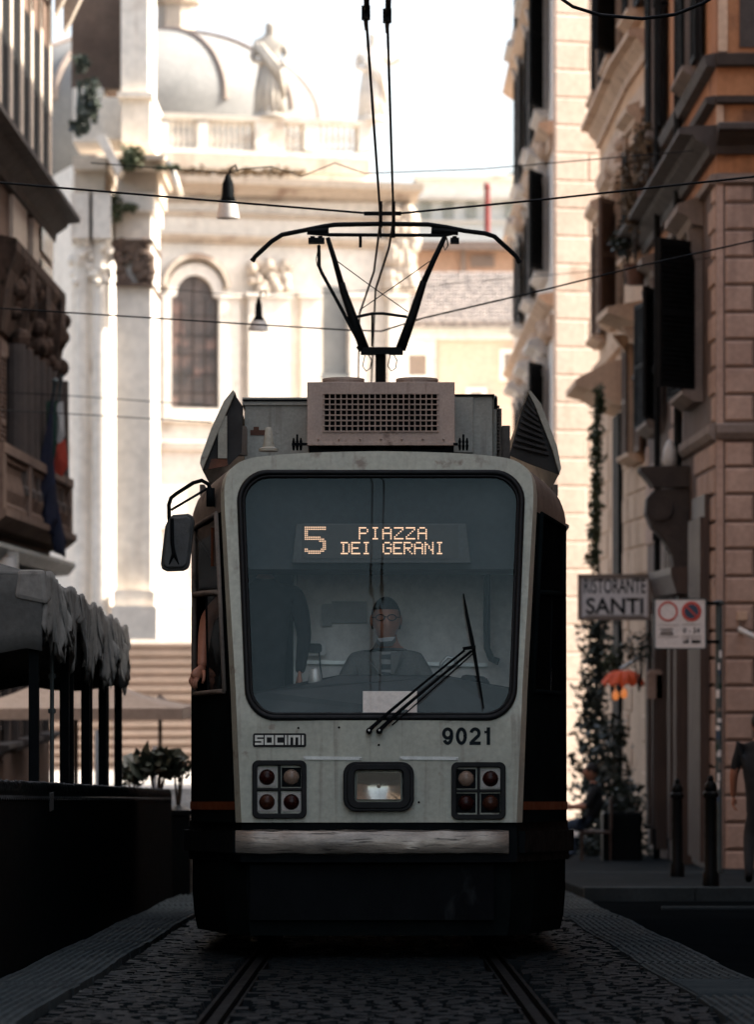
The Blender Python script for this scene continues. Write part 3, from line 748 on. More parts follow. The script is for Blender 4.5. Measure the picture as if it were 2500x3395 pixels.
c1_ = c9 + 2.92 * cw; ribbon(m, [(c1_ + .004, fz0), (c1_ + .004, fz1)], w9 * 1.05); ribbon(m, [(c1_ - e * .42, zb + h2 * .78), (c1_ - .002, zb + h2 * .80), (c1_ + .004, fz1 - .002)], w9 * .8)
m.build('fleet_number', M['letter'], recalc=False, **KW)

# wiper: two rods on two pivots, one long blade
def WP(px, py, off): v = TF(px, py); return Vector((v.x, v.y - off, v.z))
m = MB()
for px in (1224, 1258):
    c = WP(px, 2424, .0); m.lathe([(.003, -.058), (.016, -.055), (.019, -.04), (.019, 0)], tuple(c), 14, 'y')
wp = m.build('wiper', M['black'], smooth=False, **KW)
m = MB()
m.tube([WP(1226, 2420, .045), WP(1290, 2362, .06), WP(1410, 2262, .065), WP(1540, 2158, .06)], [.013, .010, .007, .007], 6)
m.tube([WP(1260, 2420, .045), WP(1330, 2355, .06), WP(1440, 2262, .065), WP(1563, 2160, .06)], [.013, .011, .008, .008], 6)
m.tube([WP(1300, 2405, .012), WP(1420, 2300, .02), WP(1572, 2165, .03)], .0045, 5)
m.bar(WP(1535, 2153, .065), WP(1576, 2147, .065), .025, .02)
m.build('arm', M['black'], wp, local=True)
m = MB(); m.tube([WP(1537, 1970, .03), WP(1548, 2040, .035), WP(1566, 2130, .045), WP(1585, 2240, .035), WP(1604, 2350, .03)], [.004, .009, .012, .009, .004], 6, flat=1.2)
m.build('blade', M['black'], wp, local=True)
for o_px in ((1237, 2418), (1271, 2418)): pass
m = MB()
for px in (1224, 1258): c = WP(px, 2422, .058); m.lathe([(.004, -.004), (.007, -.003), (.007, .002)], tuple(c), 10, 'y')
m.build('pivot_cap', M['alu'], wp, local=True)

# left mirror on its bent tube
MY = .55
m = MB()
m.tube([T(701, 1675, MY), T(699, 1632, MY), T(690, 1606, MY), T(668, 1594, MY), T(640, 1602, MY), T(585, 1637, MY), T(566, 1652, MY), T(559, 1675, MY), T(560, 1720, MY), T(566, 1800, MY - .02), T(568, 1845, MY - .03)], .0125, 8)
m.tube([T(566, 1692, MY), T(695, 1616, MY)], .008, 6)
m.bar(T(697, 1620, MY), T(697, 1680, MY), .05, .06, (0, 1, 0))
arm = m.build('mirror_arm', M['black'], smooth=True, **KW)
m = MB(); P = [T2(x, y, MY - .03) for x, y in ((556, 1722), (572, 1707), (622, 1703), (638, 1710), (643, 1728), (628, 1866), (622, 1884), (606, 1892), (552, 1894), (534, 1886), (531, 1868), (546, 1745))]
m.prism(P, MY - .02, MY + .05)
c = T2(590, 1800, MY); Pi = [(c[0] + (x - c[0]) * .86, c[1] + (z - c[1]) * .90) for x, z in P]
m.prism(Pi, MY - .045, MY - .02)
mm = m.build('mirror', mat('mirror_shell', (.060, .066, .066), (.035, .04, .04), 9, .6, bump=.3, bscale=30), bevel=.012, **KW)
m = MB(); m.tube([T(569, 1720, MY - .055), T(570, 1800, MY - .06), T(576, 1840, MY - .055)], .012, 8); m.tube([T(576, 1835, MY - .05), T(560, 1872, MY - .045)], [.014, .004], 6); m.tube([T(576, 1835, MY - .05), T(592, 1872, MY - .045)], [.014, .004], 6)
m.build('clamp', M['black'], mm, local=True)

# roof gear
def tbox(m, x0, y0, x1, y1, Ya, Yb):
    a = T(x0, y1, Ya); b = T(x1, y0, Ya); m.box((a.x, Ya, a.z), (b.x, Yb, b.z))
YA = 1.1
m = MB(); a = T(1018, 1473, YA); b = T(1508, 1268, YA); g0 = T(1074, 1432, YA); g1 = T(1451, 1307, YA)
Ofr = [(a.x, a.z), (b.x, a.z), (b.x, b.z), (a.x, b.z)]; Ifr = [(g0.x, g0.z), (g1.x, g0.z), (g1.x, g1.z), (g0.x, g1.z)]
m.ring(Ofr, Ifr, YA, YA + .03); m.ring(Ofr, [(x * .985, z) for x, z in Ofr], YA + .03, YA + 1.3)
m.box((a.x, YA + .03, b.z - .02), (b.x, YA + 1.3, b.z)); m.box((a.x, YA + .03, a.z), (b.x, YA + 1.3, a.z + .02))
m.box((a.x - .006, YA - .01, a.z - .01), (b.x + .006, YA + .03, a.z + .012))
for i in range(7): m.lathe([(.003, -.022), (.007, -.018), (.007, 0)], (a.x + .07 + i * (b.x - a.x - .14) / 6, YA, a.z + .03), 8, 'y')
ac = m.build('roof_air_conditioner', M['acgrey'], bevel=.006, **KW)
m = MB(); m.box((g0.x - .03, YA + .14, g0.z - .03), (g1.x + .03, YA + .16, g1.z + .03)); m.build('inner_core', M['black'], ac, local=True)
m = MB()
for i in range(21): x = g0.x + (g1.x - g0.x) * i / 20; m.tube([(x, YA - .004, g0.z - .01), (x, YA - .004, g1.z + .01)], .0048, 5)
for i in range(8): z = g0.z + (g1.z - g0.z) * i / 7; m.tube([(g0.x - .01, YA - .010, z), (g1.x + .01, YA - .010, z)], .0048, 5)
m.build('grille', M['acgrey'], ac, local=True)
for x0, x1 in ((1068, 1209), (1312, 1454)):
    m = MB(); p = T((x0 + x1) / 2, 1268, YA + .35); r = (x1 - x0) / 2 * (D0 + YA + .35) / F
    m.lathe([(r * .97, -.02), (r * .97, .045), (r, .045), (r, .062), (r * .86, .062), (r * .84, .03), (.02, .03)], (p.x, YA + .40, b.z), 28); m.build('fan_cowl', M['acgrey'], ac, local=True)
m = MB()
for px in (985, 1537):
    for dx in (-12, 0, 12): p = T(px + dx, 1478, YA); m.lathe([(.006, -.03), (.010, 0), (.006, .012), (.010, .024), (.004, .05)], (p.x, YA + .02, p.z), 8)
    a2, b2 = T(px - 18, 1474, YA), T(px + 34 if px < 1200 else px - 34, 1474, YA); m.bar(a2, b2, .03, .016)
    p = T(px, 1452, YA); m.tube([(p.x, YA, p.z + .02), (p.x, YA, p.z - .05)], .008, 6)
for px in (1040, 1150, 1263, 1380, 1490): p = T(px, 1490, YA); m.box((p.x - .03, YA + .05, 3.08), (p.x + .03, YA + .9, a.z))
m.box((a.x + .02, YA + .06, 3.09), (b.x - .02, YA + 1.2, a.z - .03))
m.build('mounting', M['black'], ac, local=True)
YX = 1.9
m = MB(); tbox(m, 810, 1333, 1030, 1560, YX, YX + 1.6); rbx = m.build('roof_box', M['boxgrey'], bevel=.006, **KW)
m = MB(); a2 = T(803, 1345, YX); b2 = T(1030, 1326, YX); m.box((a2.x, YX - .02, a2.z), (b2.x, YX + 1.65, b2.z + .012)); m.build('lid', M['boxgrey'], rbx, local=True)
m = MB(); tbox(m, 829, 1427, 880, 1444, YX - .006, YX); tbox(m, 840, 1416, 858, 1430, YX - .007, YX); m.build('rusty_bracket', M['rust'], rbx, local=True)
m = MB(); tbox(m, 805, 1325, 1030, 1331, YX - .03, YX + 1.66); m.build('seal_strip', M['black'], rbx, local=True)
m = MB(); tbox(m, 1500, 1312, 1634, 1560, YX, YX + 1.4); tbox(m, 1634, 1312, 1648, 1560, YX + .2, YX + 1.4)
rb2 = m.build('roof_box', M['boxgrey'], bevel=.006, **KW); rb2['label'] = 'darker roof box on the right of the air conditioner'
m = MB(); tbox(m, 1500, 1316, 1570, 1502, YX - .02, YX); m.build('door', M['boxgrey'], rb2, local=True, bevel=.005)
m = MB(); tbox(m, 1505, 1308, 1640, 1314, YX - .03, YX + 1.42); tbox(m, 1640, 1318, 1650, 1352, YX - .01, YX + .1); m.build('lid', M['black'], rb2, local=True)
m = MB()
for i, (x0, x1, y0, y1) in enumerate(((1652, 1664, 1355, 1560), (1666, 1692, 1412, 1570), (1638, 1650, 1330, 1560))): tbox(m, x0, y0, x1, y1, YX + .3 + .1 * i, YX + .6 + .1 * i)
for i in range(14): tbox(m, 1650, 1345 + i * 11, 1657, 1350 + i * 11, YX + .2, YX + .3)
m.build('resistor_rack', M['tshoulder'], **KW)
m = MB(); p = T(890, 1492, .9); s = (D0 + .9) / F
m.lathe([(33 * s, -.01), (33 * s, .006), (24 * s, .012), (20 * s, .016), (16 * s, .06), (10.5 * s, .135), (8 * s, .14)], tuple(p), 16); m.build('aerial', M['fairing'], autosm=40, **KW)
m = MB(); p = T(793, 1512, 1.7); m.lathe([(.052, 0), (.052, .17), (.045, .19), (.01, .195)], tuple(p), 16); m.build('vent_pipe', M['tshoulder'], autosm=40, **KW)
# roof fairings: slanting side plates closed by a dark triangular end
def fairing(O, I, inner, sgn):
    Y0 = 1.35; m = MB(); m.cur = 0; n = len(O)
    PO = [T(x, y, Y0) for x, y in O]; PI = [T(x, y, Y0) for x, y in I]
    L = 4.2
    for q in range(len(O) - 1):
        a_, b_, c_, d_ = PO[q], PO[q + 1], PI[q + 1], PI[q]
        m.hexa([a_, b_, c_, d_] + [v + Vector((0, L, 0)) for v in (a_, b_, c_, d_)])
    o = m.build('roof_fairing', M['fairing'], **KW)
    m = MB(); q = [T(x, y, Y0 + .05) for x, y in inner]; k = len(q)
    m.add([tuple(v) for v in q] + [tuple(v + Vector((0, .03, 0))) for v in q], [tuple(range(k)), tuple(range(k, 2 * k))] + [(i, (i + 1) % k, k + (i + 1) % k, k + i) for i in range(k)])
    m.build('end_panel', M['fairdark'], o, local=True)
    return o
lf = fairing([(662, 1537), (664, 1520), (700, 1420), (742, 1330), (772, 1294)], [(670, 1560), (680, 1535), (722, 1432), (757, 1352), (779, 1302)], [(672, 1560), (722, 1432), (757, 1352), (776, 1306), (805, 1350), (800, 1500), (760, 1540)], -1)
lf['label'] = 'pale edged roof fairing with rusty foot'
m = MB(); q = [T2(x, y, 1.38) for x, y in ((700, 1523), (752, 1521), (755, 1545), (690, 1558))]; m.prism(q, 1.37, 1.40); m.build('rust_patch', M['rust'], lf, local=True)
m = MB(); tbox(m, 722, 1380, 752, 1520, 1.36, 1.38); m.build('inner_plate', M['fairing'], lf, local=True)
rf = fairing([(1862, 1553), (1848, 1480), (1795, 1340), (1760, 1296)], [(1856, 1572), (1832, 1490), (1775, 1345), (1752, 1300)], [(1856, 1574), (1832, 1490), (1775, 1345), (1757, 1298), (1728, 1370), (1690, 1510), (1760, 1540)], 1)
rf['label'] = 'roof fairing with a dark corrugated inner face'
m = MB()
for i in range(9):
    t = i / 8.; a2 = T(1752 - 50 * t, 1318 + 160 * t, 1.37); b2 = T(1775 + 45 * t, 1345 + 150 * t + 12, 1.37); m.tube([a2, b2], .012, 6)
m.build('corrugation', M['fairdark'], rf, local=True)

# pantograph
YP = 3.3
PT = lambda x, y, dy=0: T(x, y, YP + dy)
pg = MB(); pg.tube([PT(1262, 1290), PT(1262, 1180), PT(1262, 1160)], .038, 10)
pg.hexa([PT(1196, 1176, -.1), PT(1336, 1176, -.1), PT(1336, 1176, .1), PT(1196, 1176, .1), PT(1203, 1152, -.1), PT(1330, 1152, -.1), PT(1330, 1152, .1), PT(1203, 1152, .1)])
pg.tube([PT(1196, 1166), PT(1245, 1166)], .028, 8); pg.tube([PT(1290, 1166), PT(1336, 1166)], .028, 8)
pg.tube([PT(1203, 1160), PT(1192, 1145)], .03, 8)
pan = pg.build('pantograph', M['panto'], smooth=False, **KW)
m = MB(); m.tube([PT(1208, 1160), PT(1172, 1060), PT(1138, 965), PT(1132, 940)], [.036, .032, .026, .024], 8); m.tube([PT(1132, 945), PT(1108, 860), PT(1086, 790)], [.022, .018, .016], 8); m.build('arm', M['panto'], pan, local=True, smooth=True)
m = MB(); m.tube([PT(1328, 1160), PT(1364, 1060), PT(1400, 950), PT(1404, 935)], [.036, .032, .026, .024], 8); m.tube([PT(1404, 940), PT(1440, 860), PT(1476, 785)], [.022, .019, .017], 8); m.build('arm', M['panto'], pan, local=True, smooth=True)
m = MB(); m.tube([PT(1188, 1130), PT(1110, 985), PT(1066, 905), PT(1058, 885), PT(1057, 815)], [.014, .012, .012, .012, .012], 6); m.build('guide_rod', M['panto'], pan, local=True)
m = MB(); m.tube([PT(1183, 1052), PT(1235, 1041), PT(1270, 1041), PT(1350, 1052)], .0105, 6); m.tube([PT(1234, 1045), PT(1234, 1150)], .008, 6)
m.tube([PT(1425, 868, -.02), PT(1330, 935, -.02), PT(1192, 1030, -.02)], .0035, 4); m.tube([PT(1110, 862, .05), PT(1230, 950, .05), PT(1352, 1035, .05)], .0035, 4); m.build('cross_brace', M['panto'], pan, local=True)
m = MB()
m.tube([PT(840, 861), PT(846, 852), PT(900, 802), PT(935, 780), PT(1010, 765), PT(1070, 753), PT(1110, 747), PT(1260, 744), PT(1420, 746), PT(1480, 755), PT(1540, 767), PT(1610, 776), PT(1640, 786), PT(1708, 848), PT(1722, 868)], .0165, 8)
m.tube([PT(1018, 774), PT(1092, 780), PT(1260, 781), PT(1470, 782), PT(1512, 774)], .0125, 8)
m.tube([PT(1020, 768), PT(1090, 765)], .022, 8); m.tube([PT(1430, 765), PT(1520, 772)], .022, 8)
for px in (1036, 1062, 1508): m.tube([PT(px, 785), PT(px, 808)], .016, 8); m.box(tuple(PT(px - 14, 806, -.04)), tuple(PT(px + 14, 795, .04)))
m.tube([PT(1195, 784), PT(1195, 822)], .012, 6); m.tube([PT(1305, 745), PT(1305, 790)], .014, 6); m.tube([PT(1262, 745), PT(1262, 790)], .006, 6)
m.tube([PT(1476, 790), PT(1470, 815), PT(1476, 832), PT(1486, 815), PT(1482, 792)], .005, 5)
m.tube([PT(840, 861), PT(835, 868)], .019, 8); m.tube([PT(1722, 868), PT(1725, 873)], .019, 8)
m.build('collector_head', M['panto'], pan, local=True)
m = MB()
for s_ in (-1, 1):
    c0 = 1262 + s_ * 42
    m.tube([PT(c0 - 10, 1180), PT(c0 - 18, 1215), PT(c0 - 6, 1232), PT(c0 + 8, 1222), PT(c0 + 12, 1195), PT(c0 + 2, 1178)], .004, 5)
m.tube([PT(1058, 812), PT(1048, 860), PT(1052, 885)], .003, 4)
m.build('jumper_cable', M['panto'], pan, local=True)

# inside the cab
m = MB(); a = T(972, 2420, 1.5); b = T(1700, 1700, 1.5); m.box((a.x, 1.5, .9), (1.12, 1.53, 2.85)); m.build('cab_wall', M['wallcab'], **KW)
m = MB()
for x in (976, 984): p, q = T(x, 2330, 1.46), T(x, 1885, 1.46); m.bar(p, q, .007, .01)
m.bar(T(975, 2195, 1.47), T(1615, 2205, 1.47), .02, .024); m.build('cab_moulding', M['alu'], **KW)
m = MB(); p, q = T(1006, 2174, 1.42), T(1080, 2125, 1.42); m.prism(rrect(p.x, q.x, p.z, q.z, .015, 4), 1.41, 1.46); dv = m.build('cab_socket', M['white'], **KW)
m = MB(); p, q = T(1019, 2165, 1.4), T(1067, 2134, 1.4); m.prism(rrect(p.x, q.x, p.z, q.z, .02, 4), 1.395, 1.405); m.build('socket_plate', M['cabdark'], dv, local=True)
m = MB(); m.tube([T(1058, 2165, 1.38), T(1062, 2210, 1.3), T(1068, 2255, 1.1)], .005, 5); m.build('cable', M['cabdark'], dv, local=True)
m = MB(); p, q = T(700, 1888, .5), T(1760, 1560, .5); m.hexa([(-.86, .50, p.z), (.88, .50, p.z), (.88, .53, p.z), (-.86, .53, p.z), (-.84, .56, 2.98), (.86, .56, 2.98), (.86, .59, 2.98), (-.84, .59, 2.98)]); m.box((-.86, .535, p.z), (.88, 1.1, p.z + .03)); m.build('header_panel', mat('header_panel', (.028, .038, .042), (.022, .03, .034), 2, .7), **KW)
P = [T2(968, 1868, .44), T2(1562, 1868, .44), T2(1546, 1737, .44), T2(982, 1737, .44)]
m = MB(); m.prism(P, .435, .498); db = m.build('destination_board', mat('display_housing', (.075, .085, .085), (.062, .07, .07), 4, .6), bevel=.005, **KW)
m = MB(); p, q = T(1000, 1852, .43), T(1520, 1742, .43); m.box((p.x, .428, p.z), (q.x, .434, q.z)); m.build('display_screen', mat('display_screen', (.055, .06, .058), (.048, .052, .05), 40, .5), db, local=True)
FONT = {'P': '11110 10001 10001 11110 10000 10000 10000', 'I': '01110 00100 00100 00100 00100 00100 01110', 'A': '01110 10001 10001 11111 10001 10001 10001',
        'Z': '11111 00001 00010 00100 01000 10000 11111', 'D': '11110 01001 01001 01001 01001 01001 11110', 'E': '11111 10000 10000 11110 10000 10000 11111',
        'G': '01110 10001 10000 10111 10001 10001 01110', 'R': '11110 10001 10001 11110 10100 10010 10001', 'N': '10001 11001 10101 10101 10011 10001 10001'}
m = MB()
def dot(px, py, r): p = T(px, py, .426); m.lathe([(r, -.0005), (r * .9, -.002)], (p.x, .427, p.z), 8, 'y')
def word(txt, x0, y0, pitch, dx, dy, r):
    for k, ch in enumerate(txt):
        if ch == ' ': continue
        for j, row in enumerate(FONT[ch].split()):
            for i, c in enumerate(row):
                if c == '1':
                    dot(x0 + k * pitch + i * dx, y0 + j * dy, r); dot(x0 + k * pitch + i * dx + dx * .5, y0 + j * dy, r * .75) if i < 4 and row[i + 1] == '1' else None
word('PIAZZA', 1192, 1751, 39, 6.6, 6.0, .0048); word('DEI GERANI', 1132, 1800, 34.8, 6.3, 6.0, .0048)
five = ['111111111111', '111111111111', '110000000000', '110000000000', '110000000000', '111111111000', '111111111110', '000000001111', '000000000011', '000000000011', '000000000011', '110000000111', '111111111110', '001111111000']
for j, row in enumerate(five):
    for i, c in enumerate(row):
        if c == '1': dot(1012 + i * 6.0, 1749 + j * 6.6, .0042)
m.build('led_lettering', M['led'], db, local=True, recalc=False)
m = MB(); m.add([tuple(T(x, y, Y)) for x, y, Y in ((800, 2400, .30), (1720, 2400, .30), (1720, 2290, .34), (1480, 2245, .45), (1130, 2240, .45), (1000, 2275, .4), (880, 2295, .34), (800, 2310, .34))] +
      [tuple(T(x, y, .9)) for x, y in ((800, 2400), (1720, 2400), (1720, 2285), (1480, 2240), (1130, 2237), (1000, 2262), (880, 2288), (800, 2300))],
      [tuple(range(8)), tuple(range(8, 16))] + [(i, (i + 1) % 8, 8 + (i + 1) % 8, 8 + i) for i in range(8)])
m.build('dashboard', M['cabdark'], **KW)
m = MB(); p, q = T(1203, 2374, .12), T(1383, 2291, .12); m.hexa([(p.x, .13, p.z), (q.x, .13, p.z), (q.x, .134, p.z), (p.x, .134, p.z), (p.x, .18, q.z), (q.x, .18, q.z), (q.x, .184, q.z), (p.x, .184, q.z)]); pn = m.build('paper_notice', mat('paper', (.75, .68, .63), (.68, .60, .55), 3, .8), **KW)
m = MB(); p, q = T(1328, 2368, .12), T(1352, 2318, .12); m.hexa([(p.x, .130, p.z), (q.x, .130, p.z), (q.x, .131, p.z), (p.x, .131, p.z), (p.x, .172, q.z), (q.x, .172, q.z), (q.x, .173, q.z), (p.x, .173, q.z)]); m.build('printed_mark', M['pole'], pn, local=True)
m = MB(); p = T(1044, 2262, .5); m.lathe([(.035, -.03), (.045, 0), (.042, .03), (.038, .05), (.03, .075), (.012, .088), (.002, .09)], tuple(p), 14); m.build('fare_device', M['alu'], smooth=True, **KW)
m = MB(); m.tube([T(1616, 1900, 1.3), T(1614, 2080, 1.3), T(1616, 2150, 1.3), T(1630, 2185, 1.3), T(1655, 2195, 1.3)], .022, 8); m.build('grab_rail', M['cabdark'], smooth=True, **KW)
m = MB(); m.lathe([(.15, -.012), (.165, 0), (.15, .012)], tuple(T(1290, 2290, .7)), 24, ph=0); m.build('controller_wheel', M['cabdark'], **KW)
m = MB(); p, q = T(1100, 2066, 1.48), T(1215, 1995, 1.48); m.box((p.x, 1.46, p.z), (q.x, 1.49, q.z)); m.box((p.x - .06, 1.45, p.z - .02), (p.x, 1.48, p.z + .12)); m.build('wall_pouch', mat('pouch', (.30, .29, .27), (.22, .21, .2), 9, .5), **KW)
m = MB(); a2 = T(1470, 2180, 1.1)
m.tube([T(1460, 2230, 1.1), T(1464, 2200, 1.1), T(1485, 2178, 1.1), T(1508, 2185, 1.1), T(1520, 2215, 1.1)], .012, 8); m.build('seat_handle', M['alu'], smooth=True, **KW)
m = MB(); m.hexa([tuple(T(x, y, Y)) for x, y, Y in ((1500, 2390, .55), (1665, 2390, .55), (1665, 2390, .8), (1500, 2390, .8), (1530, 2235, .55), (1618, 2245, .55), (1618, 2245, .75), (1530, 2235, .75))]); m.build('cab_bag', M['darkcloth'], bevel=.03, **KW)
# ------------------------------------------------------------------ people
TM = Matrix.Translation((0, D0, 0)) @ Matrix.Rotation(-math.atan(SL), 4, 'X')
TW = lambda px, py, Y: TM @ T(px, py, Y)
HAND = M['skin']
# the driver, seated behind the windscreen
H = TW(1280, 2058, 1.02); V3 = Vector
mb = MB(); c = H
def dm(p): return 1 if p.z < H.z - .19 else 0
J = {'pel': (c + V3((0, .12, -.80)), (.17, .13)), 'wst': (c + V3((0, .11, -.58)), (.155, .12)), 'chs': (c + V3((0, .07, -.36)), (.175, .125)), 'nkb': (c + V3((0, .05, -.19)), (.075, .07)), 'nk': (c + V3((0, .02, -.08)), (.066, .066)),
     'sL': (c + V3((-.20, .06, -.265)), .075), 'eL': (c + V3((-.31, -.03, -.52)), .055), 'wL': (c + V3((-.24, -.30, -.56)), .036),
     'sR': (c + V3((.20, .06, -.265)), .075), 'eR': (c + V3((.32, -.01, -.52)), .055), 'wR': (c + V3((.17, -.30, -.57)), .036),
     'kL': (c + V3((-.13, -.30, -.83)), .085), 'aL': (c + V3((-.13, -.34, -1.22)), .05), 'fL': (c + V3((-.13, -.50, -1.28)), .04),
     'kR': (c + V3((.13, -.30, -.83)), .085), 'aR': (c + V3((.13, -.34, -1.22)), .05), 'fR': (c + V3((.13, -.50, -1.28)), .04)}
E = [('pel', 'wst'), ('wst', 'chs'), ('chs', 'nkb'), ('nkb', 'nk'), ('chs', 'sL'), ('sL', 'eL'), ('eL', 'wL'), ('chs', 'sR'), ('sR', 'eR'), ('eR', 'wR'), ('pel', 'kL'), ('kL', 'aL'), ('aL', 'fL'), ('pel', 'kR'), ('kR', 'aR'), ('aR', 'fR')]
def drvmat(p):
    q = p - c
    if q.z > -.175: return 0
    if q.y < -.22 and abs(q.z + .565) < .06 and q.z > -.64: return 0
    if q.z < -.72: return 3
    return 2 if abs(q.x) < .055 - .25 * (-q.z - .2) * .5 and q.y < .05 else 1
skin_into(mb, J, E, 'pel', 2, drvmat); mb.cur = 0
head_into(mb, c, R(4), R(4), 1.16)
hand_into(mb, J['wL'][0], (.35, -.9, -.1), (0, 0, 1), 1.0, .9, -1); hand_into(mb, J['wR'][0], (-.35, -.9, -.1), (0, 0, 1), 1.0, .9, 1)
drv = mb.build('person', [M['skin'], M['shirt'], M['stripe'], M['darkcloth']], smooth=True)
tag(drv, 'seated tram driver in grey jacket and striped shirt, mask pulled under the chin', 'person')
LH = dict(parent=drv)
mb = MB(); k0 = 0
for i in range(11):
    for j in range(24):
        th = math.pi * .5 * i / 10; ph = 2 * math.pi * j / 24
        lim = 1.0 if math.sin(ph) > -.12 else .56
        z = math.cos(th * lim * 1.25); s_ = math.sin(th * lim * 1.25)
        mb.v.append(tuple(c + V3(((.097 * s_ * math.cos(ph)), (.122 * s_ * math.sin(ph) + .005), .149 * z + .002))))
for i in range(10):
    for j in range(24): mb.f.append((i * 24 + j, i * 24 + (j + 1) % 24, (i + 1) * 24 + (j + 1) % 24, (i + 1) * 24 + j)); mb.mi.append(0)
mb.build('hair', M['hair'], smooth=True, recalc=False, **LH)
mb = MB()
for sx in (-1, 1):
    mb.tube([c + V3((sx * .036 + .027 * math.cos(a), -.122, .018 + .019 * math.sin(a))) for a in [2 * math.pi * i / 14 for i in range(14)]], .0035, 5, closed=True)
    mb.tube([c + V3((sx * .062, -.118, .02)), c + V3((sx * .092, .0, .02))], .003, 5)
mb.tube([c + V3((-.010, -.124, .022)), c + V3((.010, -.124, .022))], .003, 5)
mb.build('glasses', M['black'], **LH)
mb = MB(); mb.hexa([c + V3(p) for p in ((-.035, -.105, -.135), (.040, -.105, -.128), (.04, -.05, -.160), (-.035, -.05, -.165), (-.060, -.100, -.112), (.060, -.100, -.100), (.062, -.05, -.130), (-.062, -.05, -.140))])
for sx in (-1, 1): mb.tube([c + V3((sx * .06, -.085, -.09)), c + V3((sx * .084, .01, -.01))], .002, 4)
mb.build('mask', M['mask'], bevel=.008, **LH)
mb = MB()
for sx in (-1, 1): mb.hexa([c + V3(p) for p in ((sx * .03, -.055, -.21), (sx * .115, -.045, -.215), (sx * .05, -.085, -.34), (sx * .03, -.085, -.34), (sx * .03, -.075, -.20), (sx * .10, -.065, -.195), (sx * .05, -.105, -.335), (sx * .03, -.1, -.335))])
mb.tube([c + V3((-.115, -.075, -.25)), c + V3((-.03, -.11, -.34)), c + V3((.08, -.115, -.40)), c + V3((.14, -.1, -.45))], .006, 5)
mb.build('collar', M['shirt'], **LH)
mb = MB(); q = c + V3((0, .30, -.62)); mb.box(q + V3((-.24, -.04, -.35)), q + V3((.24, .04, .35))); mb.box(q + V3((-.24, -.46, -.36)), q + V3((.24, 0, -.26))); mb.box(q + V3((-.05, -.25, -.62)), q + V3((.05, -.15, -.36)))
st = mb.build('driver_seat', M['cabdark'], bevel=.03); tag(st, 'dark seat under the tram driver', 'seat')

# the second man standing in the cab, his bare arm out of the open side window
g = TW(868, 2655, 1.12); base = V3((g.x, g.y, TW(868, 2655, 1.12).z)); fl = (TM @ V3((0, 1.12, .87))).z
X0 = g.x + .02; Y0 = g.y
sh = V3((X0 - .20, Y0, fl + 1.42)); el = TW(688, 2045, .98); wr = TW(668, 2216, .80); 
J = {'pel': (V3((X0, Y0, fl + .92)), (.16, .12)), 'wst': (V3((X0, Y0, fl + 1.10)), (.15, .11)), 'chs': (V3((X0, Y0, fl + 1.30)), (.17, .12)), 'nkb': (V3((X0, Y0, fl + 1.47)), .07), 'nk': (V3((X0, Y0 - .01, fl + 1.55)), .058),
     'sL': (sh, .072), 'eL': (el, .050), 'mL': (el * .62 + wr * .38 + V3((-.006, 0, 0)), .044), 'wL': (wr, .030), 'sR': (V3((X0 + .20, Y0, fl + 1.42)), .072), 'eR': (V3((X0 + .25, Y0 - .02, fl + 1.14)), .05), 'wR': (V3((X0 + .22, Y0 - .1, fl + .90)), .034),
     'kL': (V3((X0 - .10, Y0, fl + .48)), .075), 'aL': (V3((X0 - .11, Y0 + .02, fl + .09)), .05), 'fL': (V3((X0 - .12, Y0 - .13, fl + .04)), .04), 'kR': (V3((X0 + .10, Y0, fl + .48)), .075), 'aR': (V3((X0 + .11, Y0 + .02, fl + .09)), .05), 'fR': (V3((X0 + .12, Y0 - .13, fl + .04)), .04)}
E2 = [('pel', 'wst'), ('wst', 'chs'), ('chs', 'nkb'), ('nkb', 'nk'), ('chs', 'sL'), ('sL', 'eL'), ('eL', 'mL'), ('mL', 'wL'), ('chs', 'sR'), ('sR', 'eR'), ('eR', 'wR'), ('pel', 'kL'), ('kL', 'aL'), ('aL', 'fL'), ('pel', 'kR'), ('kR', 'aR'), ('aR', 'fR')]
def arm_m(p):
    if p.z > fl + 1.50: return 0
    if p.x < X0 - .265 : return 0
    if p.x > X0 + .16 and p.z < fl + .91: return 0
    return 1
mb = MB(); skin_into(mb, J, E2, 'pel', 2, arm_m); mb.cur = 0
head_into(mb, V3((X0, Y0 - .02, fl + 1.66)), 0, 0)
hand_into(mb, wr, (-.55, -.35, -.75), (-.5, -.6, .5), .98, .75, 1); hand_into(mb, J['wR'][0], (0, -.3, -1), (1, 0, 0), .95, .5, 1)
p2 = mb.build('person', [M['skin'], M['darkcloth']], smooth=True)
tag(p2, 'man in dark clothes whose bare forearm rests on the open side window of the tram', 'person')
mb = MB(); hc = V3((X0, Y0 - .01, fl + 1.70)); mb.ball(hc + V3((0, .015, .01)), (.086, .104, .095), 16, 10); mb.build('hair', M['hair'], p2, smooth=True)

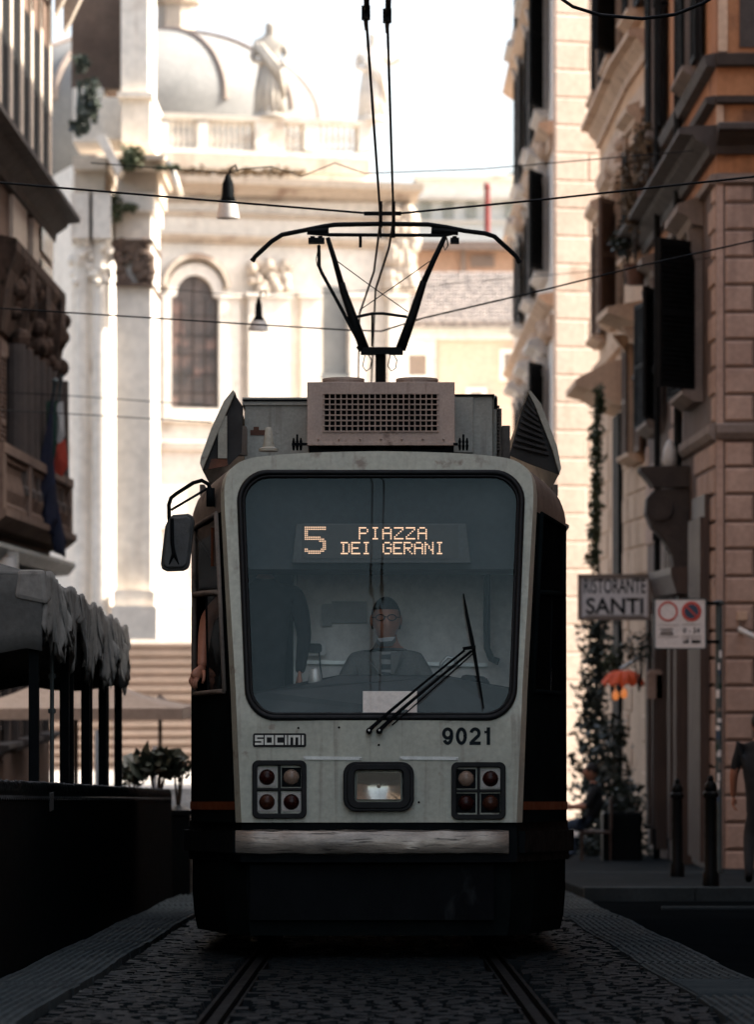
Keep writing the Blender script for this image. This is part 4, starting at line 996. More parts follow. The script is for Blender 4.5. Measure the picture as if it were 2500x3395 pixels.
# pedestrian at the right edge, and the guest on the café terrace behind the tram
def walker(name, cx, cy, s, label, yaw, mats, swing=.18, bag=False):
    z0 = rz(cy) + .10; mb = MB(); Mx = Matrix.Translation((cx, cy, z0)) @ Matrix.Rotation(yaw, 4, 'Z') @ Matrix.Scale(s, 4)
    P = lambda x, y, z: Mx @ V3((x, y, z))
    J = {'pel': (P(0, 0, .95), (.155 * s, .12 * s)), 'wst': (P(0, 0, 1.12), (.145 * s, .11 * s)), 'chs': (P(0, .01, 1.32), (.175 * s, .125 * s)), 'nkb': (P(0, .01, 1.48), .068 * s), 'nk': (P(0, -.01, 1.56), .056 * s),
         'sL': (P(-.20, .01, 1.42), .075 * s), 'eL': (P(-.275, .03 + swing * .3, 1.14), .050 * s), 'wL': (P(-.29, -.02 + swing * .2, .89), .033 * s), 'sR': (P(.20, .01, 1.42), .075 * s), 'eR': (P(.27, .02 - swing * .3, 1.14), .05 * s), 'wR': (P(.28, -.10 - swing * .3, .90), .033 * s),
         'kL': (P(-.10, -.04 - swing * .3, .50), .075 * s), 'aL': (P(-.10, -.02 - swing * .9, .10), .048 * s), 'fL': (P(-.11, -.17 - swing * .9, .045), .04 * s), 'kR': (P(.10, -.02 + swing * .3, .50), .075 * s), 'aR': (P(.10, .10 + swing * .9, .12), .048 * s), 'fR': (P(.11, -.03 + swing * .9, .045), .04 * s)}
    E = [('pel', 'wst'), ('wst', 'chs'), ('chs', 'nkb'), ('nkb', 'nk'), ('chs', 'sL'), ('sL', 'eL'), ('eL', 'wL'), ('chs', 'sR'), ('sR', 'eR'), ('eR', 'wR'), ('pel', 'kL'), ('kL', 'aL'), ('aL', 'fL'), ('pel', 'kR'), ('kR', 'aR'), ('aR', 'fR')]
    Mi = Mx.inverted()
    def mf(p):
        q = Mi @ p
        if q.z > 1.50 or (abs(q.x) > .225 and q.z < 1.20): return 0
        return 1 if q.z > .93 else (2 if q.z > .09 else 3)
    skin_into(mb, J, E, 'pel', 2, mf); mb.cur = 0; head_into(mb, P(0, -.03, 1.665), yaw, 0, s * .98)
    ry = Mx.to_3x3()
    for sd, w in ((1, 'wL'), (-1, 'wR')): hand_into(mb, J[w][0], ry @ V3((0, -.15, -1)), ry @ V3((-sd, 0, 0)), s, .6, 1 if sd > 0 else -1)
    o = mb.build(name, mats, smooth=True); tag(o, label, 'person')
    h = MB(); h.ball(P(0, -.005, 1.70), (.088 * s, .108 * s, .098 * s), 16, 10); h.build('hair', M['hair'], o, smooth=True)
    return o
walker('person', 3.99, 40.0, 1.0, 'person in dark T-shirt and trousers walking at the right beside the stone wall', R(172), [M['skin'], M['darkcloth'], M['darkcloth'], M['black']])
# seated guest, seen in the gap between the tram and the ivy
sx_, sy_ = W(1952, 0, 56).x, 56; zs = rz(56) + .1
mb = MB(); P = lambda x, y, z: V3((sx_ + x, sy_ + y, zs + z))
J = {'pel': (P(.10, 0, .52), (.15, .13)), 'wst': (P(.12, 0, .72), (.14, .12)), 'chs': (P(.10, 0, .95), (.165, .12)), 'nkb': (P(.07, 0, 1.10), .065), 'nk': (P(.05, 0, 1.17), .055),
     'sL': (P(.08, -.19, 1.05), .07), 'eL': (P(-.02, -.24, .80), .048), 'wL': (P(-.22, -.16, .78), .033), 'sR': (P(.08, .19, 1.05), .07), 'eR': (P(-.02, .24, .80), .048), 'wR': (P(-.22, .16, .78), .033),
     'kL': (P(-.32, -.10, .52), .075), 'aL': (P(-.22, -.12, .12), .05), 'fL': (P(-.36, -.13, .045), .04), 'kR': (P(-.32, .10, .52), .075), 'aR': (P(-.30, .12, .12), .05), 'fR': (P(-.44, .12, .045), .04)}
def gm(p):
    q = p - P(0, 0, 0)
    if q.z > 1.13 or (q.x < -.06 and q.z > .69): return 0
    return 1 if q.z > .62 else (2 if q.z > .1 else 3)
skin_into(mb, J, E, 'pel', 2, gm); mb.cur = 0; head_into(mb, P(.03, 0, 1.29), R(-90), 0)
hand_into(mb, J['wL'][0], (-1, .1, 0), (0, 0, 1), 1, .5, 1); hand_into(mb, J['wR'][0], (-1, -.1, 0), (0, 0, 1), 1, .5, -1)
ps = mb.build('person', [M['skin'], M['darkcloth'], M['jeans'], M['black']], smooth=True); tag(ps, 'seated guest in dark top and jeans half hidden behind the tram, by the ivy', 'person')
h = MB(); h.ball(P(.045, 0, 1.33), (.10, .088, .095), 16, 10); h.build('hair', M['hair'], ps, smooth=True)
ch = thing('cafe_chair', 'wicker coloured chair under the seated guest by the ivy', 'chair', tuple(P(.1, 0, 0)))
q = MB(); q.box(P(-.12, -.22, .40), P(.32, .22, .44)); q.build('seat', M['wood'], ch, bevel=.01)
q = MB(); q.box(P(.30, -.22, .46), P(.34, .22, .92)); q.build('backrest', M['wood'], ch, bevel=.01)
for a, b in ((-.10, -.2), (-.10, .2), (.31, -.2), (.31, .2)):
    q = MB(); q.tube([P(a, b, 0), P(a, b, .45)], .018, 6); q.build('leg', M['wood'], ch)

# ------------------------------------------------------------------ overhead wires, lamps
mb = MB()
def wire(name, pts, r, label, group=None, cat='cable', n=6):
    m = MB(); m.tube(pts, r, n); return tag(m.build(name, M['wire'], smooth=True), label, cat, group)
RZ = lambda d, py: 0.97 + (2655 - py) * d / F - (d - D0) * SL * 0
def rw(px, d, zr): return V3(((px - 1250) * d / F, d, zr + rz(d)))      # a point a height zr above the rails
zt = 4.86
def rwp(px, py): d = (zt - .97) * F / (2655 - py); return rw(px, d, zt)
a0 = rwp(1215, 40)
for k, (near, pts) in enumerate((((1213, 40), [(1262, 728), (1240, 900), (1192, 1040)]), ((1284, 50), [(1305, 728), (1290, 820), (1245, 960)]))):
    p0 = rwp(*near); q = [rwp(*p) for p in pts]; sl = (q[0].x - p0.x) / (q[0].y - p0.y)
    back = [V3((p0.x - sl * .3 * (p0.y - y) + 0, y, zt + rz(y))) for y in (-60, -20, 5)]
    L = back + [p0] + q
    e = L[-1]; L += [V3((e.x - .1, 45, zt + rz(45))), V3((e.x - .5 + .3 * k, 70, zt + rz(62)))]
    w = wire('contact_wire', L, .0085, ('left' if k == 0 else 'right') + ' one of the two contact wires running down the street to the pantograph', cat='contact wire')
    m = MB(); d1 = (q[0] - p0).normalized()
    for off in (0, 0): pass
    m.tube([p0 + V3((0, -1.2, .035)), p0 + V3((0, -.2, .03)), p0 + V3((0, .25, .004))], .012, 6)
    m.tube([p0 + V3((.018, -1.2, .06)), p0 + V3((.012, .02, .02))], .007, 6)
    m.box(p0 + V3((-.022, -.02, -.03)), p0 + V3((.022, .07, .03))); m.tube([p0 + V3((0, .05, -.02)), p0 + V3((0, .5, -.004))], [.015, .009], 6); m.build('splice_clamp', M['wire'], w)
    m = MB(); m.box(q[0] + V3((-.012, -.03, -.05)), q[0] + V3((.012, .03, .12))); m.build('hanger', M['wire'], w)
zsp = zt + .10
def sp(px, py, d): return W(px, py, d)
wire('span_wire', [sp(-1250, 520, 26.4), sp(0, 606, 26.4), sp(700, 665, 26.4), sp(1230, 708, 26.4), sp(1265, 709, 26.4), sp(1330, 707, 26.4), sp(1800, 662, 26.4), sp(2500, 586, 26.4), sp(3700, 470, 26.4)], .0075, 'dark span wire across the street right above the pantograph')
o = COL.objects[-1]
m = MB(); m.bar(sp(1207, 708, 26.38), sp(1330, 708, 26.38), .022, .026); m.build('spreader_bar', M['wire'], o)
wire('span_wire', [sp(-700, 965, 32.6), sp(0, 1022, 32.6), sp(830, 1075, 32.6), sp(1150, 1094, 32.6), sp(1265, 1098, 32.6)], .0065, 'thin wire sagging from the left over the arched church window')
wire('span_wire', [sp(1265, 1098, 32.6), sp(1400, 1055, 32.6), sp(1800, 962, 32.6), sp(2130, 880, 32.6), sp(2500, 798, 32.6), sp(3400, 600, 32.6)], .0075, 'twisted wire rising to the right across the stone facades')
wire('feeder_cable', [sp(1840, -20, 24), sp(1900, 22, 24), sp(1990, 50, 24), sp(2130, 62, 24), sp(2240, 48, 24), sp(2330, 12, 24), sp(2400, -30, 24)], .011, 'thick black cable looping down at the upper right corner')
wire('support_wire', [sp(-900, 1205, 50), sp(0, 1300, 50), sp(230, 1312, 50), sp(700, 1345, 50)], .006, 'faint thin wire in front of the pale columns at the left')
wire('support_wire', [sp(-900, 1185, 46), sp(0, 1360, 46), sp(230, 1372, 46), sp(700, 1400, 46)], .006, 'lower faint wire in front of the pale columns at the left')
def bell(px, py0, pyd, py1, w0, w1, d, label):
    s = d / F; o = thing('street_lamp', label, 'street lamp', tuple(W(px, py1, d)), group='bell shaped lamps hanging over the street')
    c = W(px, py1, d); zz = lambda y: (py1 - y) * s
    m = MB(); h = zz(pyd); H_ = zz(py0)
    m.lathe([(w1 * s * .72, h), (w0 * s * 1.12, h + .25 * (H_ - h)), (w0 * s, h + .75 * (H_ - h)), (w0 * s * .55, H_), (.02, H_ + .03)], c, 20); m.build('housing', M['black'], o, smooth=True)
    m = MB(); m.lathe([(w1 * s * .78, h + .002), (w1 * s * .98, .03), (w1 * s, 0), (w1 * s * .93, .0), (w1 * s * .68, h - .01), (.02, h - .02)], c, 20); m.build('shade', M['lampgl'], o, autosm=50)
    m = MB(); m.tube([c + V3((0, 0, H_)), c + V3((.03, 0, H_ + .10)), c + V3((.08, 0, H_ + .13)), c + V3((.10, 0, H_ + .06))], .012, 6); m.build('hook', M['wire'], o)
    return o
bell(755, 588, 672, 724, 19, 38, 40, 'nearer larger bell lamp, hanging above the span wire at the left')
bell(857, 994, 1065, 1096, 11, 32, 50, 'smaller bell lamp hanging lower, right of the arched church window')
wire('lamp_cable', [W(300, 540, 40), W(755, 574, 40), W(800, 560, 40), W(900, 552, 40), W(1000, 585, 40), W(1110, 540, 40), W(1210, 575, 40), W(1600, 560, 40), W(2300, 500, 40)], .006, 'wavy cable carrying the nearer bell lamp')
wire('lamp_cable', [W(300, 935, 50), W(860, 985, 50), W(1265, 960, 50), W(1900, 905, 50), W(2400, 850, 50)], .004, 'thin cable carrying the smaller bell lamp')

# ------------------------------------------------------------------ facade kit
def rust(mb, Fr, u0, u1, z0, z1, course, L, h=.03, skips=(), joint=.028, phase=0):
    z = z0; r = 0
    while z < z1 - .05:
        u = u0 - (L * .5 if (r + phase) % 2 else 0); zt_ = min(z + course, z1)
        while u < u1 - .02:
            a, b = max(u, u0), min(u + L, u1)
            if b - a > .06 and not any(a < s1 and b > s0 and z < s3 and zt_ > s2 for s0, s1, s2, s3 in skips):
                mb.fblock(Fr, a + joint / 2, b - joint / 2, z + joint / 2, zt_ - joint / 2, h)
            u += L
        z += course; r += 1
def shutter(parent, Fr, u0, u1, z0, z1, h, m, ang=0, hinge=0):
    # a louvred leaf lying on the wall (ang 0) or swung out from its hinge edge
    (o, t, n) = Fr; a = R(ang)
    if ang:
        uh = u0 if hinge == 0 else u1; ori = fr(Fr, uh, h, 0); s = 1 if hinge == 0 else -1; w = u1 - u0
        t2 = (t[0] * math.cos(a) * s + n[0] * math.sin(a), t[1] * math.cos(a) * s + n[1] * math.sin(a)); n2 = (-t2[1], t2[0])
        F2 = ((ori.x, ori.y), t2, n2); U0, U1, hh = 0, w, 0
    else: F2, U0, U1, hh = Fr, u0, u1, h
    mb = MB()
    for q in ((U0, U0 + .06), (U1 - .06, U1)): mb.fbox(F2, q[0], q[1], hh, hh + .05, z0, z1)
    for q in (z0, (z0 + z1) / 2 - .04, z1 - .08): mb.fbox(F2, U0 + .06, U1 - .06, hh, hh + .05, q, q + .08)
    z = z0 + .1
    while z < z1 - .1: mb.fprof(F2, U0 + .06, U1 - .06, [(hh + .008, z), (hh + .045, z + .008), (hh + .045, z + .02), (hh + .008, z + .055)]); z += .065
    mb.fbox(F2, U0 + .06, U1 - .06, hh + .002, hh + .006, z0 + .05, z1 - .05)
    return mb.build('shutter', m, parent)
def window(parent, Fr, u0, u1, z0, z1, tm, shut=None, sm=None, hood=0, sill=.14, fr_w=.16, angL=0, angR=0):
    mb = MB()
    for a, b, c_, d_ in ((u0 - fr_w, u0, z0, z1), (u1, u1 + fr_w, z0, z1), (u0 - fr_w, u1 + fr_w, z1, z1 + fr_w * 1.1)): mb.fbox(Fr, a, b, .003, .10, c_, d_)
    o = mb.build('window', tm, parent)
    mb = MB(); mb.fbox(Fr, u0, u1, .004, .03, z0, z1); mb.build('pane', M['dpane'], o)
    mb = MB(); mb.fbox(Fr, (u0 + u1) / 2 - .04, (u0 + u1) / 2 + .04, .03, .06, z0, z1); mb.fbox(Fr, u0, u1, .03, .055, z0 + (z1 - z0) * .68, z0 + (z1 - z0) * .68 + .06); mb.build('glazing_bar', M['wood'], o)
    if sill:
        mb = MB(); mb.fprof(Fr, u0 - fr_w - .1, u1 + fr_w + .1, [(.003, z0 - .16), (.12, z0 - .16), (.14 + sill, z0 - .06), (.14 + sill, z0 - .002), (.003, z0 - .002)]); mb.build('sill', tm, o)
    if hood:
        zz = z1 + fr_w * 1.1; mb = MB()
        mb.fprof(Fr, u0 - fr_w - .15, u1 + fr_w + .15, [(.003, zz + .003), (.16, zz + .03), (hood * .55, zz + .12), (hood, zz + .20), (hood, zz + .30), (.003, zz + .42)])
        for u in (u0 - fr_w, u1 + .02): mb.fprof(Fr, u, u + fr_w - .02, [(.101, zz - .45), (.16, zz - .3), (hood * .6, zz - .02), (.101, zz - .01)])
        mb.build('hood', tm, o)
    if shut is not None:
        w = (u1 - u0) / 2
        shutter(o, Fr, u0 - w - .02, u0 - .02, z0 + .01, z1 - .01, .105, sm, angL, 1); shutter(o, Fr, u1 + .02, u1 + w + .02, z0 + .01, z1 - .01, .105, sm, angR, 0)
    return o
def cornice(parent, Fr, u0, u1, z, dep, ht, m, name='cornice'):
    mb = MB(); mb.fprof(Fr, u0, u1, [(.003, z - ht), (dep * .18, z - ht), (dep * .22, z - ht * .7), (dep * .55, z - ht * .45), (dep * .62, z - ht * .3), (dep, z - ht * .25), (dep, z - ht * .06), (dep * .9, z), (.003, z + .02)])
    return mb.build(name, m, parent)
def slab(name, parent, poly, z0, z1, m):      # walls of a plan polygon
    n = len(poly); mb = MB(); mb.add([(x, y, z0) for x, y in poly] + [(x, y, z1) for x, y in poly], [tuple(range(n)), tuple(range(n, 2 * n))] + [(i, (i + 1) % n, n + (i + 1) % n, n + i) for i in range(n)])
    return mb.build(name, m, parent)
def balusters(mb, Fr, u0, u1, h, z0, z1, step=.24, r=.07):
    u = u0 + step / 2; H_ = z1 - z0
    while u < u1:
        p = fr(Fr, u, h, z0); mb.lathe([(r, 0), (r, .08 * H_), (r * .5, .14 * H_), (r, .36 * H_), (r * .9, .46 * H_), (r * .42, .72 * H_), (r * .5, .84 * H_), (r, .9 * H_), (r, H_)], tuple(p), 8); u += step
# ------------------------------------------------------------------ corner house on the right (B1)
def house(name, label, cat, loc): return thing(name, label, cat, loc)
b1 = house('corner_house', 'corner house of pink rusticated stone with orange plaster above, behind the two bollards', 'building', (4.37, 49.4, rz(49.4)))
slab('wall', b1, [(4.37, 49.4), (16, 49.4), (16, 62), (4.37, 62)], -2.2, 8.0, M['joint'])
slab('upper_wall', b1, [(4.375, 49.405), (16, 49.405), (16, 62), (4.375, 62)], 8.003, 18.3, M['plaster_or'])
F1 = ((4.37, 49.4), (0, 1), (-1, 0)); F1f = ((4.37, 49.4), (1, 0), (0, -1))
d_of = lambda px, x: x * F / (px - 1250)
w1 = [(2.2, 3.9, 5.35, 7.35), (9.2, 10.9, 5.35, 7.35)]
sk = [(a - 1.1, b + 1.1, c - .3, d + .5) for a, b, c, d in w1] + [(3.2, 9.4, -2, 4.6), (9.4, 12.6, -2, 3.2)]
m = MB(); rust(m, F1f, .10, 11.4, -1.06, 4.55, .352, .78); rust(m, F1f, .10, 11.4, 4.80, 7.85, .352, .78, phase=1); m.fbox(F1f, 0.0, .09, .002, .02, -1.05, 7.9)
m.build('front_stonework', M['stone_pink'], b1)
m = MB(); rust(m, F1, .02, 12.6, -1.06, 4.55, .352, .9, skips=sk); rust(m, F1, .02, 12.6, 4.80, 7.85, .352, .9, skips=sk, phase=1); m.build('side_stonework', M['stone_pink'], b1)
for Fr_, L_ in ((F1f, 11.5), (F1, 12.6)):
    u0 = -.0
    m = MB(); m.fprof(Fr_, u0, L_, [(.003, 4.56), (.05, 4.58), (.10, 4.66), (.10, 4.76), (.003, 4.79)]); m.build('string_course', M['trim'], b1)
    m = MB(); m.fprof(Fr_, u0, L_, [(.003, 7.86), (.08, 7.88), (.08, 7.98), (.003, 8.0)]); m.build('string_course', M['trim'], b1)
    cornice(b1, Fr_, u0, L_, 8.60, .48, .36, M['trimdark'])
    m = MB(); m.fprof(Fr_, u0, L_, [(.003, 8.88), (.12, 8.90), (.14, 8.98), (.003, 9.0)]); m.fprof(Fr_, u0, L_, [(.003, 9.36), (.12, 9.38), (.16, 9.52), (.003, 9.55)]); m.build('string_course', M['trimdark'], b1)
    cornice(b1, Fr_, u0, L_, 18.3, .8, .5, M['trim'])
m = MB(); m.fbox(F1f, .02, .14, .003, .05, 9.56, 16.6); m.fbox(F1f, .0, .09, .003, .05, 8.62, 8.87); m.build('corner_pilaster', M['stone_warm'], b1)
m = MB(); m.fbox(F1f, .30, 3.0, .004, .02, 9.62, 11.6); m.build('brown_panel', M['trimdark'], b1)
for a, b, c_, d_ in w1: window(b1, F1, a, b, c_, d_, M['trim'], 1, M['shutter'], hood=.35, angL=18 if a > 5 else 40, angR=8)
for a in (2.3, 8.8): window(b1, F1, a, a + 1.5, 9.7, 12.3, M['trim'], 1, M['shutter'], hood=.3)
window(b1, F1f, 1.9, 3.2, 5.3, 7.2, M['trim'], 1, M['shutter'])
# the portal: dark doors between fluted posts, and the scrolled bracket over it
m = MB()
for u in (3.4, 4.5, 7.6, 8.9): 
    m.fbox(F1, u, u + .55, .003, .22, -1.1, 2.6)
    for q in range(4): m.fbox(F1, u + .04 + q * .13, u + .11 + q * .13, .22, .25, -.8, 2.4)
m.fprof(F1, 3.2, 9.6, [(.003, 2.62), (.26, 2.64), (.34, 2.9), (.34, 3.0), (.003, 3.02)])
for i in range(5): m.fprof(F1, 5.1 + i * .5, 5.3 + i * .5, [(.01, 2.0), (.2, 2.0), (.12, 3.6), (.02, 3.9)])
pd = m.build('portal', M['wood'], b1)
m = MB(); m.fbox(F1, 5.06, 7.59, .004, .06, -1.1, 2.6); m.build('door', M['shutter'], pd)
m = MB(); m.fbox(F1, .6, 2.6, .034, .10, -1.0, 3.9); rr2 = [m.fbox(F1, .62 + i * .28, .80 + i * .28, .10, .16, -.9, 3.6) for i in range(7)]; m.build('wooden_door', M['wood'], b1)
cb = MB(); FB = ((4.36, 53.6), (0, 1), (-1, 0))
prof = [(.0, 2.66), (.10, 2.72), (.20, 2.95), (.24, 3.2), (.36, 3.42), (.52, 3.58), (.60, 3.78), (.58, 3.98), (.48, 4.10), (.0, 4.12)]
cb.fprof(FB, 0, .5, prof); 
for u in (-.03, .50): cb.fprof(FB, u, u + .03, [(h * .94, z) for h, z in prof])
for u0_ in (-.05, .5):
    c_ = fr(FB, u0_, .40, 3.84); cb.lathe([(.02, 0), (.17, 0), (.17, .02), (.13, .02), (.12, .045), (.06, .045), (.05, .07), (.01, .07)], tuple(c_ + V3((0, -.02, 0))), 18, 'y')
cb.fprof(FB, -.08, .60, [(.0, 4.14), (.50, 4.14), (.58, 4.26), (.68, 4.36), (.68, 4.42), (.0, 4.44)])
cb.build('scroll_bracket', M['trimdark'], b1)
for px, d, y0 in ((2180, 57.6, 0), (2249, 54.4, 0)):
    x = W(px, 0, d).x; m = MB(); m.tube([(x, d, rz(d)), (x, d, 16.9)], .05 if px < 2200 else .062, 10)
    for z in (1, 3.5, 6, 8.8, 11.5, 14): m.tube([(x, d, z), (x, d, z + .12)], .075, 10); m.bar((x, d, z + .06), (4.4, d, z + .06), .03, .05)
    m.build('drainpipe', M['shutter'], b1)
wl = thing('wall_lantern', 'white glass wall lamp with red base on top of the stone scroll bracket', 'lamp', tuple(W(2222, 1560, 53.9)))
m = MB(); c_ = W(2222, 1560, 53.9); m.lathe([(.03, .0), (.085, .05), (.10, .16), (.085, .30), (.045, .40), (.02, .43)], tuple(c_), 14); m.build('globe', M['lampgl'], wl, smooth=True)
m = MB(); m.lathe([(.06, -.12), (.07, -.05), (.05, .03)], tuple(c_), 12); m.build('holder', M['signred'], wl); m = MB(); m.tube([c_ + V3((0, 0, -.10)), (c_.x, c_.y, 4.43)], .02, 6); m.tube([c_ + V3((0, 0, -.08)), (4.38, c_.y, c_.z - .08)], .02, 6); m.build('bracket', M['black'], wl)

# ------------------------------------------------------------------ orange house with the bent front (B2)
b2 = house('orange_house', 'orange house with a bent stone front between the corner house and the cream house', 'building', (4.1, 62, rz(62)))
P2 = [(4.42, 62.02), (4.30, 65.5), (4.27, 73.6), (14, 73.6), (14, 62.02)]
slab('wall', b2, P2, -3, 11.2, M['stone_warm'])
slab('upper_wall', b2, P2, 11.203, 18.3, M['plaster_bounce'])
F2a, L2a = frame(*P2[0], *P2[1]); F2b, L2b = frame(*P2[1], *P2[2])
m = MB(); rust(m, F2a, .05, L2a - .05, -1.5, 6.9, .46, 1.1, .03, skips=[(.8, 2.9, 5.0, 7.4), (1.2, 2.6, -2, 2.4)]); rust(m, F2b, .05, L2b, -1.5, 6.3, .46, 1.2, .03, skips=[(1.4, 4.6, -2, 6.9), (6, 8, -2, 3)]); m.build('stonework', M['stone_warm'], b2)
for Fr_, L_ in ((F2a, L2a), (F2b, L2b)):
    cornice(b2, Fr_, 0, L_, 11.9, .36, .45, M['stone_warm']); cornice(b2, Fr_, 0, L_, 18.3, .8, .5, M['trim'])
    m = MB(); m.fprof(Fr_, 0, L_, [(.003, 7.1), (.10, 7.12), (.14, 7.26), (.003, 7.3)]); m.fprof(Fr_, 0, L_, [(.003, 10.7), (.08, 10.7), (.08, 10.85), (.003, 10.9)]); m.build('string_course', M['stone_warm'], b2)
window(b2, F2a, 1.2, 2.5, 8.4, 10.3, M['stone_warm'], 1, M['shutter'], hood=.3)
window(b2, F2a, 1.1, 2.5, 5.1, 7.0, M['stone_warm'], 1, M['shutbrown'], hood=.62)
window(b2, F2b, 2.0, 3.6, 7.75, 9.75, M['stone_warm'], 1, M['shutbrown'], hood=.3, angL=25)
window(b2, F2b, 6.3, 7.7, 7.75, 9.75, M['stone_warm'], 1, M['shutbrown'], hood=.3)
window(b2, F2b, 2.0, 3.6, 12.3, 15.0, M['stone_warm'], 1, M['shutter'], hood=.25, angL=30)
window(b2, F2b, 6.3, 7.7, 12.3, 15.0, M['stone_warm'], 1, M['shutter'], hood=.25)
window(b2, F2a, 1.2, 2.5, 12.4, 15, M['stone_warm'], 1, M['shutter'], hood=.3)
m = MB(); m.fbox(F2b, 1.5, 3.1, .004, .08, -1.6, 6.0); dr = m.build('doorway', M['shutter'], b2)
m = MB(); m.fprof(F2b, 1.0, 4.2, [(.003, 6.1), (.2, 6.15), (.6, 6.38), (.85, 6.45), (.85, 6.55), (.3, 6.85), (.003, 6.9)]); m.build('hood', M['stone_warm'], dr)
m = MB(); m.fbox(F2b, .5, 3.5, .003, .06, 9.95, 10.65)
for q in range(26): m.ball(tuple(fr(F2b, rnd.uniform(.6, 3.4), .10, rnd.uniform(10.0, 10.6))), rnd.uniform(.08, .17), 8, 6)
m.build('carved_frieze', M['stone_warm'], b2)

# ------------------------------------------------------------------ cream house (B3)
b3 = house('cream_house', 'cream stucco house with dark shutters stepping forward at the end of the right row', 'building', (3.5, 76, rz(62)))
slab('wall', b3, [(3.5, 76.03), (14, 79.24), (14, 98), (3.5, 98)], -3.5, 20, M['cream'])
F3 = ((3.5, 76.03), (0, 1), (-1, 0)); F3f = ((3.5, 76.03), (math.cos(R(17)), math.sin(R(17))), (math.sin(R(17)), -math.cos(R(17))))
m = MB(); rust(m, F3f, .02, 2.6, -1.5, 19.5, .55, 1.4, .016, joint=.016); m.build('quoins', M['cream'], b3)
for z0_, z1_ in ((4.6, 7.7), (9.6, 11.6), (12.9, 15.8), (16.6, 18.6)):
    for u in (2.6, 8.6, 15.2): window(b3, F3, u, u + 1.9, z0_, z1_, M['cream'], 1, M['shutter'], hood=.42, angL=20 if u < 5 else 0)
for z in (8.9, 12.3, 16.1, 4.0):
    m = MB(); m.fprof(F3, 0, 21.9, [(.003, z - .25), (.12, z - .2), (.3, z - .06), (.3, z), (.003, z + .05)]); m.build('string_course', M['stone_warm'], b3)
for zf in (8.3, 12.02, 4.2):
    m = MB(); m.fbox(F3, .1, 20.2, .003, .09, zf - .22, zf + .22)
    for q in range(34): m.ball(tuple(fr(F3, rnd.uniform(.2, 20), .12, zf + rnd.uniform(-.14, .14))), rnd.uniform(.09, .22), 8, 6)
    m.build('carved_frieze', M['stone_warm'], b3)
cornice(b3, F3, 0, 21.9, 20, .9, .6, M['stone_warm'])
# unseen house added near right, L-shaped to keep the sun off the street
b0 = house('sun_blocker_house', 'unseen plain stone house at the near right, added and shaped to keep sun off the street', 'building', (5.2, 0, 0))
slab('wall', b0, [(5.2, 10), (22, 10), (22, 49.3), (11, 49.3), (11, 33.5), (5.2, 33.5)], -1.5, 15.6, M['stone_pink'])
F0 = ((5.2, 10), (0, 1), (-1, 0))
for u in (3, 10, 17):
    for z in (4.5, 9): window(b0, F0, u, u + 1.3, z, z + 2.1, M['trim'], None)
cornice(b0, F0, 0, 23.5, 15.6, .9, .6, M['trim'])

# ------------------------------------------------------------------ house on the left (L1)
l1 = house('palace', 'stone palace with carved bracket, balcony and tall pilasters at the left edge', 'building', (-5.2, 58, rz(58)))
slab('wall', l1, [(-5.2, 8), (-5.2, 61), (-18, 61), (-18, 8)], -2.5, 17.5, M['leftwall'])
FL = ((-5.2, 0), (0, 1), (1, 0))
dl = lambda px: 5.2 * F / (1250 - px)
cornice(l1, FL, 10, 61, 8.75, .48, .42, M['trimdark'])
cornice(l1, FL, 10, 61, 17.5, .8, .5, M['trim'])
m = MB()
u = 44.2
while u < 60.6: m.fbox(FL, u, u + .42, .003, .045, 8.78, 12.4); u += 1.62
m.build('pilasters', M['leftpale'], l1)
u = 44.9
k = 0
while u < 60: 
    mw_ = MB(); mw_.fbox(FL, u - .15, u + .97, .004, .012, 9.0, 11.3); ow_ = mw_.build('window', M['shutter'], l1)
    u += 1.62
m = MB()
u = 44.3
while u < 60.6: m.fprof(FL, u, u + .34, [(.25, 11.6), (.36, 11.8), (.6, 12.3), (.25, 12.4)]); u += 1.62
m.fprof(FL, 40, 61, [(.003, 12.42), (.5, 12.42), (.66, 12.6), (.66, 12.7), (.003, 12.75)]); m.build('bracketed_ledge', M['leftpale'], l1)
m = MB(); m.fbox(FL, dl(28), dl(75), .003, .06, 5.9, 8.3); m.fbox(FL, dl(92), 60.6, .003, .08, 5.9, 8.3); m.build('pale_panel', M['leftpale'], l1)
for py in (775, 880): 
    m = MB(); a, b = dl(112), dl(150); d = (a + b) / 2; z1_ = ZC + (HZ - py) * d / F; m.fbox(FL, a, b, .082, .12, z1_ - .36, z1_); m.build('plaque', M['dpane'], l1)
# heavy carved bracket at the far corner
m = MB(); rq = random.Random(11)
m.fprof(FL, 52.5, 60.9, [(.003, 6.2), (.05, 6.25), (.10, 6.7), (.16, 7.1), (.26, 7.35), (.26, 7.5), (.003, 7.55)])
for q in range(70): m.ball(tuple(fr(FL, rq.uniform(53.5, 61.0), rq.uniform(.03, .2), rq.uniform(5.9, 7.3))), rq.uniform(.08, .17), 8, 6)
for u in (54.6, 57.2, 59.9): m.fprof(FL, u, u + .8, [(.003, 5.6), (.10, 5.7), (.18, 6.3), (.27, 6.8), (.27, 7.3), (.003, 7.4)]); m.ball(tuple(fr(FL, u + .4, .22, 6.8)), (.12, .36, .24), 10, 8)
m.build('carved_bracket', M['carved'], l1)
m = MB()
u = 53.2
while u < 60.6: m.lathe([(.20, 0), (.20, .1), (.165, .14), (.15, 2.1)], tuple(fr(FL, u, .18, 4.0)), 12); u += 1.05
m.build('columns', M['trimdark'], l1)
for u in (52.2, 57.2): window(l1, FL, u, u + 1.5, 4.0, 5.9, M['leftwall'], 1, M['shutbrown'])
m = MB(); balusters(m, FL, 50, 60.8, .26, 3.72, 4.42, .30, .085); m.fbox(FL, 49.6, 61.0, .14, .38, 4.43, 4.56)
